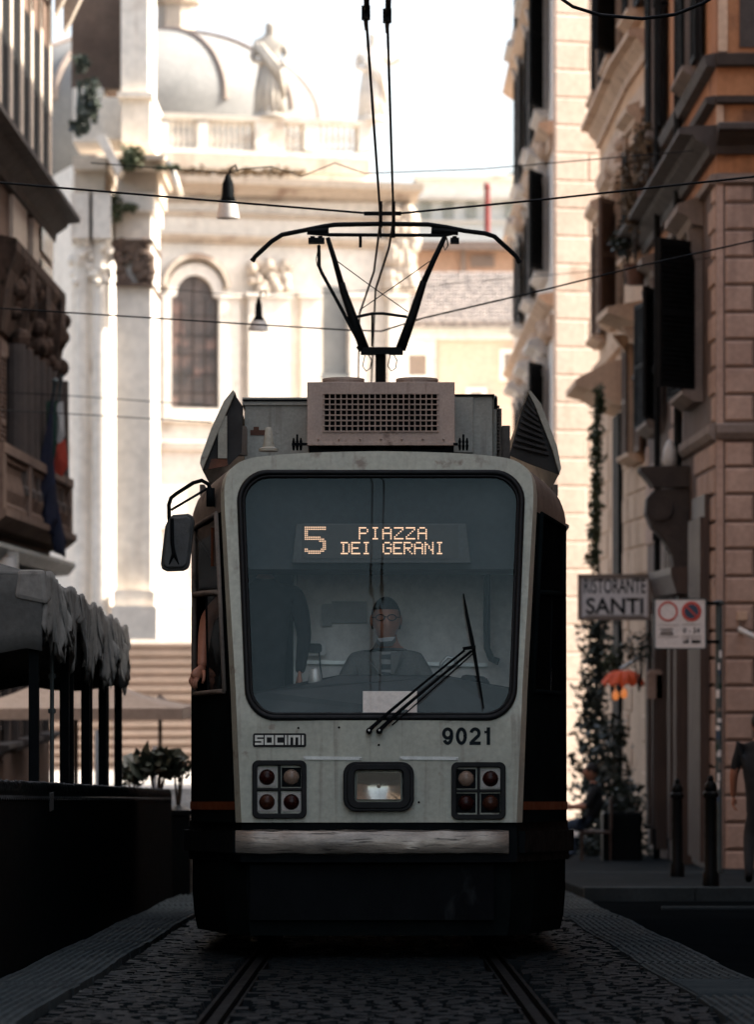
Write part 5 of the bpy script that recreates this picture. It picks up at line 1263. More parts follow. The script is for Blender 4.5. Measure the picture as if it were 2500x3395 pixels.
for u in (49.7, 53.4, 57.1, 60.6): m.fbox(FL, u - .14, u + .28, .15, .37, 3.70, 4.425)
m.fprof(FL, 49.4, 61.1, [(.003, 3.42), (.25, 3.46), (.42, 3.6), (.42, 3.69), (.003, 3.70)])
m.build('balcony', M['leftwall'], l1)
m = MB(); m.fprof(FL, 40, 60.9, [(.003, 3.02), (.30, 3.04), (.42, 3.18), (.40, 3.24), (.003, 3.36)]); m.build('pale_gutter', M['pole'], l1)
for u in (51.5, 54.7, 58.0): window(l1, FL, u, u + 1.6, .6, 2.7, M['trimdark'], None)
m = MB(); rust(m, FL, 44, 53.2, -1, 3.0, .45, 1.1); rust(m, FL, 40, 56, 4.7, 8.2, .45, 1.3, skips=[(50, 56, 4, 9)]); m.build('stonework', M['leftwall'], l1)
for u in (13, 21, 29, 37):
    for z in (4.6, 9.6, 13.4): window(l1, FL, u, u + 1.2, z, z + 2.0, M['trim'], None)
sg = thing('shop_sign', 'small white lit looking shop sign above the grey canvas at the far left', 'sign', tuple(W(25, 1900, 50)))
m = MB(); a, b = W(-40, 1908, 50), W(56, 1834, 50); m.box((a.x, 50, a.z), (b.x, 50.12, b.z)); m.build('board', M['white'], sg, bevel=.01)
m = MB(); a, b = W(-42, 1910, 50), W(58, 1832, 50); m.ring([(a.x, a.z), (b.x, a.z), (b.x, b.z), (a.x, b.z)], [(a.x + .03, a.z + .03), (b.x - .03, a.z + .03), (b.x - .03, b.z - .03), (a.x + .03, b.z - .03)], 49.985, 50.0); m.bar((a.x, 50.06, b.z - .1), (-5.25, 50.06, b.z - .1), .05, .05); m.build('frame', M['alu'], sg)
# flags hanging from the balcony
def flag(name, label, base, tip, bands, drop, seed):
    o = thing(name, label, 'flag', tuple(base)); q = random.Random(seed)
    m = MB(); m.tube([base, tip], .03, 8); m.ball(tuple(tip), .05, 8, 6); m.build('flagpole', M['pole'], o)
    n = 18; rows = 14; L = (tip - base)
    for bi, bm_ in enumerate(bands):
        m = MB()
        for i in range(n + 1):
            t = (bi + i / n) / len(bands)
            for j in range(rows + 1):
                s = j / rows; p = base + L * (.42 + .55 * t)
                sag = drop * s
                p = p + V3((.10 * math.sin(t * 16 + s * 3) * s + .05 * math.sin(t * 31) * s - .22 * s * t + .30 * s * (1 - t), .10 * math.cos(t * 14 + seed) * s, -sag - (.25 * t) * s)); m.v.append(tuple(p))
        for i in range(n):
            for j in range(rows): m.f.append((i * (rows + 1) + j, (i + 1) * (rows + 1) + j, (i + 1) * (rows + 1) + j + 1, i * (rows + 1) + j + 1)); m.mi.append(0)
        m.build('cloth', bm_, o, smooth=True, solid=.006, recalc=False)
    return o
flag('flag', 'dark blue flag hanging limp over the balustrade, left of the tricolour flag', W(120, 1690, 56.5), W(182, 1265, 56), [M['flagblue']], 1.5, 2)
fl2 = thing('flag', 'Italian green white and red flag hanging from the balcony of the palace', 'flag', tuple(W(196, 1640, 57)))
m = MB(); m.tube([W(150, 1620, 57.1), W(205, 1240, 57)], .025, 8); m.build('flagpole', M['pole'], fl2)
for (pts, mm_) in (([(150, 1330), (190, 1330), (192, 1440), (186, 1530), (150, 1560)], 'flaggreen'), ([(186, 1340), (208, 1330), (213, 1445), (200, 1470), (184, 1470)], 'flagwhite'), ([(186, 1475), (216, 1455), (224, 1545), (204, 1580), (172, 1560), (180, 1510)], 'flagred')):
    m = MB(); q = [W(x, y, 56.9) for x, y in pts]; k = len(q); cc = sum(q, V3((0, 0, 0))) / k + V3((0, -.06, 0))
    m.add([tuple(cc)] + [tuple(v) for v in q], [(0, i + 1, (i + 1) % k + 1) for i in range(k)]); m.build('cloth', M[mm_], fl2, solid=.02, recalc=False)

# ------------------------------------------------------------------ the church
CH_D, CH_A = 128.0, R(17)
co, si = math.cos(CH_A), math.sin(CH_A)
O = W(860, HZ, CH_D)
ch_ = thing('church', 'pale travertine church with balustrade, dome and arched window at the end of the street', 'church', (O.x, O.y, 0), (0, 0, CH_A))
def Cc(px, py, v=0.0):
    k = (px - 1250) / F; Ox, Oy = O.x - v * si, O.y + v * co
    u = (k * Oy - Ox) / (co - k * si); y = Oy + u * si
    return (u, v, ZC + (HZ - py) * y / F)
CK = dict(parent=ch_, local=True)
def cbox(m, x0, y0, x1, y1, v0, v1):
    a = Cc((x0 + x1) / 2, y1, v0); b = Cc((x0 + x1) / 2, y0, v0); m.box((Cc(x0, y0, v0)[0], v0, a[2]), (Cc(x1, y0, v0)[0], v1, b[2]))
def cprof(m, x0, x1, prof, v=0.0):
    u0, u1 = Cc(x0, 700, v)[0], Cc(x1, 700, v)[0]; q = [(v - h, Cc((x0 + x1) / 2, py, v)[2]) for h, py in prof]; n = len(q)
    m.add([(u0, a, b) for a, b in q] + [(u1, a, b) for a, b in q], [tuple(range(n)), tuple(range(n, 2 * n))] + [(i, (i + 1) % n, n + (i + 1) % n, n + i) for i in range(n)])
m = MB(); cbox(m, 250, 600, 1355, 2330, 0, 10); cbox(m, 250, 560, 1240, 605, .6, 10); m.build('wall', M['trav_white'], **CK)
m = MB(); cprof(m, 240, 1375, [(0, 655), (.25, 650), (.5, 632), (1.0, 622), (1.05, 600), (0, 592)]); cprof(m, 240, 1360, [(0, 722), (.12, 720), (.18, 708), (0, 704)]); cprof(m, 240, 1360, [(0, 812), (.2, 806), (.35, 790), (.35, 782), (0, 778)])
for i in range(96): x = 545 + i * 8.4; cbox(m, x, 657, x + 4.6, 668, -.16, .02)
m.build('entablature', M['travertine'], **CK)
m = MB(); cprof(m, 330, 1370, [(0, 1500), (.2, 1496), (.3, 1470), (0, 1462)]); cprof(m, 330, 1370, [(0, 2150), (.5, 2140), (.5, 2010), (.2, 1975), (0, 1970)]); cprof(m, 330, 1370, [(0, 1760), (.1, 1756), (.1, 1735), (0, 1730)]); m.build('string_course', M['trav_white'], **CK)
m = MB(); cbox(m, 320, 515, 1225, 562, .4, 1.4); m.build('parapet', M['travertine'], **CK)
m = MB()
cprof(m, 320, 1235, [(-.3, 404), (.22, 402), (.26, 386), (-.3, 383)], .6); cprof(m, 320, 1232, [(-.3, 518), (.2, 516), (.2, 500), (-.3, 498)], .6)
for x0, x1 in ((530, 560), (655, 690), (845, 945), (1010, 1055), (1190, 1232)): cbox(m, x0, 403, x1, 500, .42, 1.1)
for a, b in ((562, 653), (692, 843), (947, 1008), (1057, 1188), (330, 528)):
    x = a + 8
    while x < b - 4:
        p = Cc(x, 500, .7); q = Cc(x, 403, .7); Hh = q[2] - p[2]; r = .085
        m.lathe([(r, 0), (r, .1 * Hh), (r * .5, .16 * Hh), (r * 1.05, .38 * Hh), (r * .45, .74 * Hh), (r, .9 * Hh), (r, Hh)], p, 8); x += 19
m.build('balustrade', M['trav_white'], **CK)
# arched window
cx, cy = 640, 985
ar = [(560, 1355), (560, 990), (577, 984)] + [(640 - 63 * math.cos(math.pi * i / 14), 984 - 70 * math.sin(math.pi * i / 14)) for i in range(1, 14)] + [(703, 984), (720, 990), (720, 1355)]
wo = [(532, 1400), (532, 985), (548, 968)] + [(640 - 92 * math.cos(math.pi * i / 14), 968 - 92 * math.sin(math.pi * i / 14)) for i in range(1, 14)] + [(732, 968), (748, 985), (748, 1400)]
c2 = lambda L: [(Cc(x, y)[0], Cc(640, y)[2]) for x, y in L]
m = MB(); m.ring(c2(wo), c2(ar), -.30, .0); wn = m.build('arched_window', M['trav_white'], **CK)
m = MB(); m.prism(c2(ar), -.05, -.02); m.build('pane', M['churchglass'], wn, local=True)
m = MB(); hood = [(640 - 112 * math.cos(math.pi * i / 16), 955 - 112 * math.sin(math.pi * i / 16)) for i in range(17)]; hi = [(640 - 98 * math.cos(math.pi * i / 16), 957 - 98 * math.sin(math.pi * i / 16)) for i in range(17)]
q = c2(hood) + c2(hi)[::-1]; m.prism(q, -.5, 0); m.build('hood', M['travertine'], wn, local=True)
m = MB()
for x in (560, 600, 640, 680, 720): cbox(m, x - 2, 990 if x != 640 else 920, x + 2, 1355, -.08, -.05)
for y in (1045, 1110, 1175, 1240, 1300): cbox(m, 560, y, 720, y + 3, -.08, -.05)
m.build('leading', M['trimdark'], wn, local=True)
m = MB(); cbox(m, 1070, 950, 1150, 1240, -.02, 0); cbox(m, 1060, 1240, 1160, 1256, -.2, 0); m.build('grey_window', mat('grey_niche', (.20, .20, .19), (.15, .155, .15), .8, .6), **CK)
m = MB()
for x0, x1, v in ((735, 795, .22), (825, 960, .35), (1000, 1062, .22), (1160, 1215, .22), (1290, 1352, .35)): cbox(m, x0, 985, x1, 2000, -v, 0); cbox(m, x0 - 8, 972, x1 + 8, 986, -v - .12, 0); cbox(m, x0 - 10, 2000, x1 + 10, 2060, -v - .15, 0)
m.build('pilasters', M['trav_white'], **CK)
m = MB(); rq = random.Random(4)
for x0, x1 in ((828, 958),):
    for _ in range(34): p = Cc(rq.uniform(x0, x1), rq.uniform(866, 968), -.3); m.ball(p, rq.uniform(.10, .24), 8, 6)
m.build('carved_capital', M['travertine'], **CK); m = MB()
for _ in range(90): p = Cc(rq.uniform(1290, 1368), rq.uniform(690, 960), -.2); m.ball(p, rq.uniform(.15, .36), 8, 6)
m.build('carved_capital', M['travertine'], **CK)
m = MB(); dc = Cc(505, 400, 16); Rd = 540 * 145 / F; Hd = 285 * 145 / F; nn = 40
pr = [(Rd * math.cos(math.pi / 2 * i / 16), Hd * math.sin(math.pi / 2 * i / 16)) for i in range(16)] + [(.3, Hd)]
m.lathe([(Rd, -4)] + pr, dc, nn); dm_ = m.build('dome', M['lead'], smooth=True, **CK)
m = MB()
for k in range(12):
    a = 2 * math.pi * k / 12 + .2; m.tube([(dc[0] + (r + .02) * math.cos(a), dc[1] + (r + .02) * math.sin(a), dc[2] + z + .03) for r, z in pr[:-1]], .12, 6)
m.build('rib', M['trim'], dm_, local=True)
m = MB(); lc = (Cc(588, 100, 16)[0], dc[1], dc[2] + Hd - .1); m.lathe([(1.0, 0), (1.05, .2), (.75, .3), (.72, 1.3), (.95, 1.4), (1.0, 1.55), (.6, 1.8), (.35, 2.4), (.1, 2.7)], (dc[0] + .9, dc[1], dc[2] + Hd - .25), 8); m.build('lantern', M['travertine'], dm_, local=True)
m = MB(); rq = random.Random(9)
for x in range(545, 1010, 5): leaves(m, Cc(x, 574 + rq.uniform(-8, 4), .1), (.18, .2, .14 + .1 * math.sin(x * .05)), 7, .11, rq)
m.build('weeds', M['leafdry'], **CK)
def statue(name, label, px, y0, y1, w, arm):
    v = .75; b = Cc(px, y1, v); t = Cc(px, y0, v); Hs = t[2] - b[2]
    mw = Matrix.Translation((O.x, O.y, 0)) @ Matrix.Rotation(CH_A, 4, 'Z'); bw = mw @ V3(b)
    k = Hs / 3.3; J = {'b': (bw + V3((0, 0, .35 * k)), .44 * k), 'h': (bw + V3((.02, 0, 1.25 * k)), .42 * k), 'w': (bw + V3((0, 0, 1.85 * k)), .36 * k), 'c': (bw + V3((0, 0, 2.35 * k)), .40 * k), 'n': (bw + V3((.02, 0, 2.72 * k)), .15 * k), 'hd': (bw + V3((.04, 0, 3.02 * k)), .22 * k), 'ht': (bw + V3((.04, 0, 3.2 * k)), .17 * k),
        'sl': (bw + V3((-.42 * k, 0, 2.45 * k)), .19 * k), 'el': (bw + V3((-.58 * k, -.1, 1.9 * k)), .15 * k), 'wl': (bw + V3((-.2 * k, -.4 * k, 1.75 * k)), .11 * k), 'sr': (bw + V3((.42 * k, 0, 2.45 * k)), .19 * k), 'er': (bw + V3((.62 * k, -.05, 2.0 * k)), .16 * k), 'wr': (bw + V3(arm) * k, .11 * k)}
    m = MB(); skin_into(m, J, [('b', 'h'), ('h', 'w'), ('w', 'c'), ('c', 'n'), ('n', 'hd'), ('hd', 'ht'), ('c', 'sl'), ('sl', 'el'), ('el', 'wl'), ('c', 'sr'), ('sr', 'er'), ('er', 'wr')], 'h', 2)
    for i in range(14):
        a = 2 * math.pi * i / 14; m.tube([bw + V3((.46 * k * math.cos(a), .42 * k * math.sin(a), .0)), bw + V3((.42 * k * math.cos(a), .38 * k * math.sin(a), .9 * k)), bw + V3((.33 * k * math.cos(a + .3), .3 * k * math.sin(a + .3), 1.8 * k))], [.12 * k, .10 * k, .05 * k], 6)
    for i in range(3): m.tube([bw + V3((-.5 * k + i * .1, -.25 * k, 2.4 * k)), bw + V3((.1 * k + i * .12, -.46 * k, 1.6 * k)), bw + V3((.5 * k, -.2 * k, 1.0 * k - i * .2))], .09 * k, 6)
    m.lathe([(.60 * k, -.12), (.60 * k, 0), (.5 * k, .10), (.48 * k, .3 * k)], tuple(bw), 12)
    o = m.build(name, M['statue'], smooth=True); tag(o, label, 'statue', 'saints on the church balustrade'); return o
statue('statue', 'robed stone saint standing on the balustrade left of the wires', 893, 62, 384, 115, (.45, -.5, 1.6))
s2 = statue('statue', 'stone saint with outstretched cross on the balustrade, behind the contact wires', 1235, 98, 396, 80, (1.1, -.1, 2.25)); s2.data.materials[0] = M['trav_white']
# the porch of the church: the nearer pier with paired columns
po = thing('church_porch', 'sunlit porch pier with paired columns, broken pediment and weeds left of the church', 'church porch', (W(400, 0, 100).x, 100, 0))
def wbox(m, x0, y0, x1, y1, d0, d1):
    a, b = W(x0, y1, d0), W(x1, y0, d0); m.box((a.x, d0, a.z), (b.x, d1, b.z))
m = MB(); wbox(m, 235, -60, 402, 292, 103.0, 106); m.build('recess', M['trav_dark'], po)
m = MB(); wbox(m, 400, -80, 490, 306, 100, 103.6); wbox(m, 388, 304, 506, 322, 99.7, 103.8); wbox(m, 335, 322, 404, 462, 101.4, 104); wbox(m, 402, 322, 498, 470, 99.9, 104.2); wbox(m, 240, 290, 340, 470, 102.4, 105); m.build('upper_pier', M['trav_white'], po)
m = MB(); wbox(m, 352, 512, 545, 528, 98.6, 104); wbox(m, 372, 528, 532, 560, 98.9, 104); wbox(m, 385, 560, 520, 640, 99.5, 104); wbox(m, 240, 520, 350, 560, 100.5, 105); wbox(m, 246, 560, 345, 640, 101, 105); m.build('entablature', M['travertine'], po)
m = MB(); A_ = [W(314, 452, 98.2), W(344, 440, 98.2), W(404, 560, 98.2), W(388, 580, 98.2)]; m.hexa(A_ + [v + V3((0, 3.5, 0)) for v in A_]); A_ = [W(545, 530, 98.4), W(566, 532, 98.4), W(592, 610, 98.4), W(578, 612, 98.4)]; m.hexa(A_ + [v + V3((0, 2.5, 0)) for v in A_]); m.build('broken_pediment', M['trav_white'], po)
m = MB(); wbox(m, 382, 640, 500, 1960, 99.6, 103.4); wbox(m, 376, 640, 508, 700, 99.3, 103.6); wbox(m, 374, 1958, 512, 2010, 99.2, 104); wbox(m, 366, 2010, 520, 2120, 98.9, 104); wbox(m, 240, 640, 360, 2100, 103, 106); m.build('pier', M['trav_white'], po)
m = MB(); rq = random.Random(21)
for _ in range(60): p = W(rq.uniform(380, 500), rq.uniform(800, 936), 99.45); m.ball(tuple(p), rq.uniform(.06, .16), 8, 6)
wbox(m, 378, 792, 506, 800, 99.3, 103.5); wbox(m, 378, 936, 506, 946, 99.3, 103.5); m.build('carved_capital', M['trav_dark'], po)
for px in (270, 330):
    m = MB(); b_ = W(px, 2060, 99.4); r = 27 * 99.4 / F; Hc = (2060 - 940) * 99.4 / F
    m.lathe([(r * 1.35, -.5), (r * 1.35, 0), (r * 1.3, .15), (r * 1.05, .22), (r, .4), (r * 1.02, Hc * .4), (r * .88, Hc)], tuple(b_), 20)
    for _ in range(26): a = rq.uniform(0, 6.28); q_ = rq.uniform(0, 1.1); m.ball((b_.x + (r * 1.0 + q_ * .08) * math.cos(a), b_.y + (r + q_ * .08) * math.sin(a), b_.z + Hc + q_), rq.uniform(.07, .14), 8, 6)
    m.lathe([(r * .9, Hc), (r * 1.2, Hc + 1.1), (r * 1.4, Hc + 1.15), (r * 1.4, Hc + 1.3)], tuple(b_), 20)
    wbox(m, px - 36, 640, px + 36, 790, 98.9, 101.5)
    m.build('column', M['trav_white'], po, smooth=False)
m = MB(); rq = random.Random(31)
for px, py, rx, ry, n in ((300, 330, .3, .7, 120), (262, 420, .35, .3, 90), (268, 210, .25, .3, 70)): leaves(m, W(px, py, 99.6), (rx, .3, ry), n, .13, rq)
for x in (262, 285, 312): m.lathe([(.08, 0), (.10, .5), (.05, .9), (.09, 1.2)], tuple(W(x, 420 - (x - 262) * .2, 100)), 8)
m.build('overgrown_balusters', [M['leafdark']], po)
for px, py, rx, ry, n, dd in ((440, 520, .4, .35, 260, 98.4), (425, 545, .28, .25, 160, 98.4), (560, 556, .5, .08, 90, 98.4), (385, 690, .22, .5, 160, 99.2), (430, 690, .28, .16, 110, 99.2)):
    m = MB(); leaves(m, W(px, py, dd), (rx, .3, ry), n, .09, rq); m.build('weed_clump', M['leaf'], po)
# church steps, square to the church front
n = 15; V0 = -12.5
stp = thing('stone_steps', 'broad flight of pale stone steps below the church', 'steps', (O.x, O.y, 0), (0, 0, CH_A))
m = MB()
for k in range(n):
    py0 = 2132 + (2575 - 2132) * k / n; v = V0 - k * .40; z1_ = Cc(520, py0, v)[2]
    m.box((-16, v, -3.4), (9, v + .62, z1_ - .08)); m.box((-16.05, v - .09, z1_ - .079), (9.05, v + .62, z1_))
m.box((-16, V0 + .6, -3.4), (9, -.05, Cc(520, 2132, V0)[2] - .02))
m.build('treads', M['stepstone'], stp, local=True)
# ------------------------------------------------------------------ houses far behind
def far_house(name, label, x0, x1, d, base, dep, m_): 
    a, b = W(x0, base, d), W(x1, base, d); o = thing(name, label, 'house', ((a.x + b.x) / 2, d, -3.5)); return o
h1 = far_house('tiled_house', 'pale pink house with weathered tiled roof right of the church', 1330, 1800, 140, 1070, 8, None)
m = MB(); wbox(m, 1340, 1085, 1800, 2700, 140, 150); m.build('wall', M['farwall'], h1)
m = MB(); wbox(m, 1340, 1085, 1445, 1600, 139.9, 140); wbox(m, 1340, 1075, 1800, 1125, 139.7, 140); m.build('pale_render', M['farpale'], h1)
m = MB(); ea, eb = W(1330, 1072, 139.2), W(1800, 1072, 139.2); ra, rb = W(1330, 905, 143), W(1800, 905, 143)
n = 46
for i in range(n):
    t0, t1 = i / n, (i + 1) / n; a, b = ea.lerp(eb, t0), ra.lerp(rb, t0); w_ = (eb.x - ea.x) / n
    rows_ = 14
    for j in range(rows_):
        s0, s1 = j / rows_, (j + 1.12) / rows_; jt = rq.uniform(-.02, .02); m.tube([a.lerp(b, s0) + V3((w_ / 2 + jt, 0, .05)), a.lerp(b, min(s1, 1)) + V3((w_ / 2 + jt, 0, .02))], [w_ * .52, w_ * .40], 6)
m.hexa([ea, eb, rb, ra, ea + V3((0, 0, -.15)), eb + V3((0, 0, -.15)), rb + V3((0, 0, -.3)), ra + V3((0, 0, -.3))]); m.build('roof', M['tile'], h1)
for x0, x1, y0, y1 in ((1352, 1415, 1176, 1245), (1672, 1712, 1172, 1248), (1560, 1600, 1300, 1400)):
    m = MB(); A_ = [W(x, y, 139.85) for x, y in ((x0 - 14, y1 + 14), (x1 + 14, y1 + 14), (x1 + 14, y0 - 14), (x0 - 14, y0 - 14))]; I_ = [W(x, y, 139.85) for x, y in ((x0, y1), (x1, y1), (x1, y0), (x0, y0))]
    m.ring([(v.x, v.z) for v in A_], [(v.x, v.z) for v in I_], 139.8, 139.98); o = m.build('window', M['white'], h1); m = MB(); wbox(m, x0, y0, x1, y1, 139.88, 139.95); m.build('pane', M['trim'], o)
h2 = far_house('attic_house', 'orange rendered attic storey rising behind the tiled roof', 1330, 1800, 152, 800, 8, None)
m = MB(); wbox(m, 1300, 822, 1830, 1400, 152, 160); m.build('wall', M['farwall2'], h2); m = MB(); wbox(m, 1290, 800, 1840, 826, 151.2, 161); m.build('roof_edge', M['trim'], h2); m = MB(); wbox(m, 1528, 826, 1545, 900, 151.8, 152); m.build('downpipe', M['trim'], h2)
m = MB(); wbox(m, 1560, 846, 1640, 886, 151.9, 152); m.build('window', M['trim'], h2)
h3 = far_house('pale_house', 'pale far house with flat terraces at the right of the sky', 1320, 1800, 175, 580, 8, None)
m = MB(); wbox(m, 1310, 655, 1850, 1300, 175, 190); wbox(m, 1380, 588, 1850, 660, 178, 188); m.build('wall', M['farpale'], h3); m = MB(); wbox(m, 1300, 648, 1860, 660, 174.4, 190); wbox(m, 1372, 580, 1860, 590, 177.5, 189); wbox(m, 1310, 730, 1860, 736, 174.8, 175); m.build('ledge', M['trav_white'], h3)
m = MB()
for x in (1395, 1470, 1545, 1675): wbox(m, x, 672, x + 34, 722, 174.9, 175)
m.build('window', M['boxgrey'], h3)
m = MB(); m.lathe([(.12, 0), (.12, 1.85), (.17, 1.9), (.12, 2.1), (.02, 2.15)], tuple(W(1616, 775, 160)), 12); cmn = m.build('chimney_pipe', M['redmetal']); tag(cmn, 'dark red chimney pipe standing in front of the pale far house', 'chimney')
m = MB(); p = W(1616, 775, 160); m.v = m.v
ft = thing('tree', 'faint round tree top far behind against the sky at the right', 'tree', tuple(W(1700, 900, 185)))
m = MB(); leaves(m, W(1698, 610, 185), (.55, .5, .7), 500, .12, rq); m.build('crown', M['leaf'], ft); m = MB(); m.tube([W(1700, 900, 185), W(1699, 760, 185), W(1698, 620, 185)], [.16, .12, .05], 8); m.build('trunk', M['stem'], ft)

# ------------------------------------------------------------------ street furniture and café, left side
FX = -2.03
fe = thing('fence', 'long low dark picket fence with rounded tops along the left of the track', 'fence', (FX, 27, rz(27)))
m = MB(); y = 16.2
while y < 37.4: m.lathe([(.031, -.05), (.031, 1.02), (.028, 1.055), (.018, 1.075), (.004, 1.083)], (FX + rnd.uniform(-.004, .004), y, rz(y) + rnd.uniform(-.006, .006)), 7); y += .0655
m.build('pickets', M['fence'], fe, autosm=50)
m = MB()
for z in (.93,): m.hexa([(FX - .055, 16.2, rz(16.2) + z), (FX - .033, 16.2, rz(16.2) + z), (FX - .033, 37.4, rz(37.4) + z), (FX - .055, 37.4, rz(37.4) + z), (FX - .055, 16.2, rz(16.2) + z + .035), (FX - .033, 16.2, rz(16.2) + z + .035), (FX - .033, 37.4, rz(37.4) + z + .035), (FX - .055, 37.4, rz(37.4) + z + .035)])
m.build('rail', M['fence'], fe)
m = MB(); m.tube([(FX, y, rz(y) + .985 + .012 * math.cos((y - 16.2) / .0655 * 2 * math.pi)) + V3((.036, 0, 0)) if False else V3((FX + .036, y, rz(y) + .985 + .012 * math.cos((y - 16.2) / .131 * 2 * math.pi))) for y in [16.2 + .0327 * i for i in range(640)]], .006, 5); m.build('rope', M['fence'], fe)
m = MB(); p = W(168, 2695, 22.0); m.box((FX + .034, 23.35, p.z - .05), (FX + .040, 23.62, p.z + .06)); m.build('sticker', M['mirr'], fe)
def gazebo(y0, y1, label, first):
    xr, xl = -2.20, -4.9; za, zb = rz(y0), rz(y1); o = thing('market_canopy', label, 'canopy', (xr, y0, za), group='grey canvas canopies over the café terrace')
    er = 2.42
    for px_, py_ in ((xr, y0), (xr, y1), (xl, y0), (xl, y1)):
        m = MB(); m.box((px_ - .032, py_ - .032, rz(py_)), (px_ + .032, py_ + .032, rz(py_) + er - .02)); m.build('post', M['black'], o)
    g = random.Random(int(y0 * 10)); cx_, cy_ = (xl + xr) / 2, (y0 + y1) / 2; ap = V3((cx_, cy_, rz(cy_) + 3.05)); ov = .06
    cr = [V3((xl - ov, y0 - ov, za + er)), V3((xr + ov, y0 - ov, za + er)), V3((xr + ov, y1 + ov, zb + er)), V3((xl - ov, y1 + ov, zb + er))]
    m = MB()
    for i in range(4):
        a, b = cr[i], cr[(i + 1) % 4]; N = 10
        grid = [[a.lerp(b, u / N).lerp(ap, v / N) + V3((0, 0, -.09 * math.sin(math.pi * v / N) * (.6 + .4 * abs(1 - 2 * u / N)) + g.uniform(-.004, .004))) for u in range(N + 1)] for v in range(N + 1)]
        o_ = len(m.v); m.v += [tuple(p) for r_ in grid for p in r_]
        for v in range(N):
            for u in range(N): q = o_ + v * (N + 1) + u; m.f.append((q, q + 1, q + N + 2, q + N + 1)); m.mi.append(0)
    m.build('roof', M['canvas'], o, smooth=True, solid=.008, recalc=False)
    # front and back valances hang straight with a scalloped hem
    for yy, z0_ in ((y0 - ov - .01, za), (y1 + ov + .01, zb)):
        m = MB(); n = 60
        for i in range(n + 1):
            x = xl - ov + (xr - xl + 2 * ov) * i / n; hem = .47 + .05 * abs(math.sin(x * 4.2))
            for j in range(5): s = j / 4; m.v.append((x, yy + .02 * math.sin(x * 7 + s * 2) * s, z0_ + er - hem * s))
        for i in range(n):
            for j in range(4): m.f.append((i * 5 + j, (i + 1) * 5 + j, (i + 1) * 5 + j + 1, i * 5 + j + 1)); m.mi.append(0)
        m.build('valance', M['canvas'], o, smooth=True, solid=.006, recalc=False)
    # street side: gathered curtain with a frayed hem
    m = MB(); n = 170; R_ = 10
    for i in range(n + 1):
        t = i / n; y = y0 - ov + (y1 - y0 + 2 * ov) * t; z0_ = rz(y) + er; fray = .44 + .10 * math.sin(t * 9 + y0) + g.uniform(-.05, .03) + .11 * (abs(math.sin(t * 47 + y0)) - .6)
        for j in range(R_ + 1):
            s = j / R_; ph = t * 34 + 2.2 * math.sin(s * 2.2 + y0 + t * 5) + .8 * math.sin(t * 71)
            m.v.append((xr + ov + .012 + (.012 + .034 * s) * abs(math.sin(ph)) ** 1.2 + .008 * s * math.sin(t * 150 + s * 4) + .04 * math.sin(t * 5 + y0) * s, y + .05 * math.cos(ph) * s, z0_ + .015 - fray * s + .025 * math.sin(t * 9)))
    for i in range(n):
        for j in range(R_): m.f.append((i * (R_ + 1) + j, (i + 1) * (R_ + 1) + j, (i + 1) * (R_ + 1) + j + 1, i * (R_ + 1) + j + 1)); m.mi.append(0)
    m.build('curtain', M['canvas_lt'], o, smooth=True, solid=.002, recalc=False)
    for px_, py_, z in ((xr, y0, za), (xr, y1, zb)):
        m = MB(); m.hexa([V3((px_ + a, py_ + b, z + c_)) for a, b, c_ in ((-.12, -.10, er - .15), (.10, -.10, er - .20), (.115, .09, er - .16), (-.12, .09, er - .19), (-.10, -.08, er + .03), (.075, -.08, er + .03), (.075, .08, er + .03), (-.10, .08, er + .03))])
        m.build('corner_cap', M['canvas_lt'], o, bevel=.03)
    return o
gazebo(24.6, 27.0, 'nearest grey canvas canopy, its plain front hanging at the left edge', True)
gazebo(27.4, 28.95, 'second grey canvas canopy from the front over the café terrace', False)
gazebo(29.2, 30.75, 'third grey canvas canopy, between the second and the farthest one', False)
gazebo(31.0, 32.6, 'farthest grey canvas canopy with ragged pale curtain beside the church steps', False)
sp_ = thing('metal_pole', 'thin grey metal pole with joints beside the first dark canopy posts', 'pole', (W(171, 0, 25.4).x, 25.4, rz(25.4)))
x_ = W(171, 0, 25.4).x
m = MB(); m.tube([(x_, 25.4, rz(25.4)), (x_, 25.4, rz(25.4) + 2.1)], .014, 8)
for z in (1.55, 1.78, 1.98): m.tube([(x_, 25.4, rz(25.4) + z), (x_, 25.4, rz(25.4) + z + .03)], .026, 8)
m.tube([(x_ - .06, 25.4, rz(25.4) + 2.02), (x_ + .05, 25.4, rz(25.4) + 2.0)], .03, 8); m.build('shaft', M['pole'], sp_)
def parasol(px, pye, d, hw, rise, label, m_):
    c_ = W(px, pye, d); o = thing('parasol', label, 'parasol', (c_.x, d, rz(d))); z = c_.z
    m = MB(); ap = c_ + V3((0, 0, rise)); cs = [c_ + V3((hw * a, hw * b, 0)) for a, b in ((-1, -1), (1, -1), (1, 1), (-1, 1))]
    for i in range(4):
        a, b = cs[i], cs[(i + 1) % 4]; N = 8; o_ = len(m.v)
        for v in range(N + 1):
            for u in range(N + 1): p = a.lerp(b, u / N).lerp(ap, v / N); m.v.append(tuple(p + V3((0, 0, -.10 * math.sin(math.pi * v / N)))))
        for v in range(N):
            for u in range(N): q = o_ + v * (N + 1) + u; m.f.append((q, q + 1, q + N + 2, q + N + 1)); m.mi.append(0)
    for i in range(4): a, b = cs[i], cs[(i + 1) % 4]; m.add([a, b, b + V3((0, 0, -.13)), a + V3((0, 0, -.13))], [(0, 1, 2, 3)])
    m.build('canopy', m_, o, solid=.01, recalc=False)
    m = MB(); m.tube([(c_.x, d, rz(d)), (c_.x, d, z + rise)], .03, 10); m.build('pole', M['wood'], o)
    m = MB(); m.lathe([(.28, 0), (.28, .08), (.05, .12)], (c_.x, d, rz(d)), 16); m.build('base', M['black'], o)
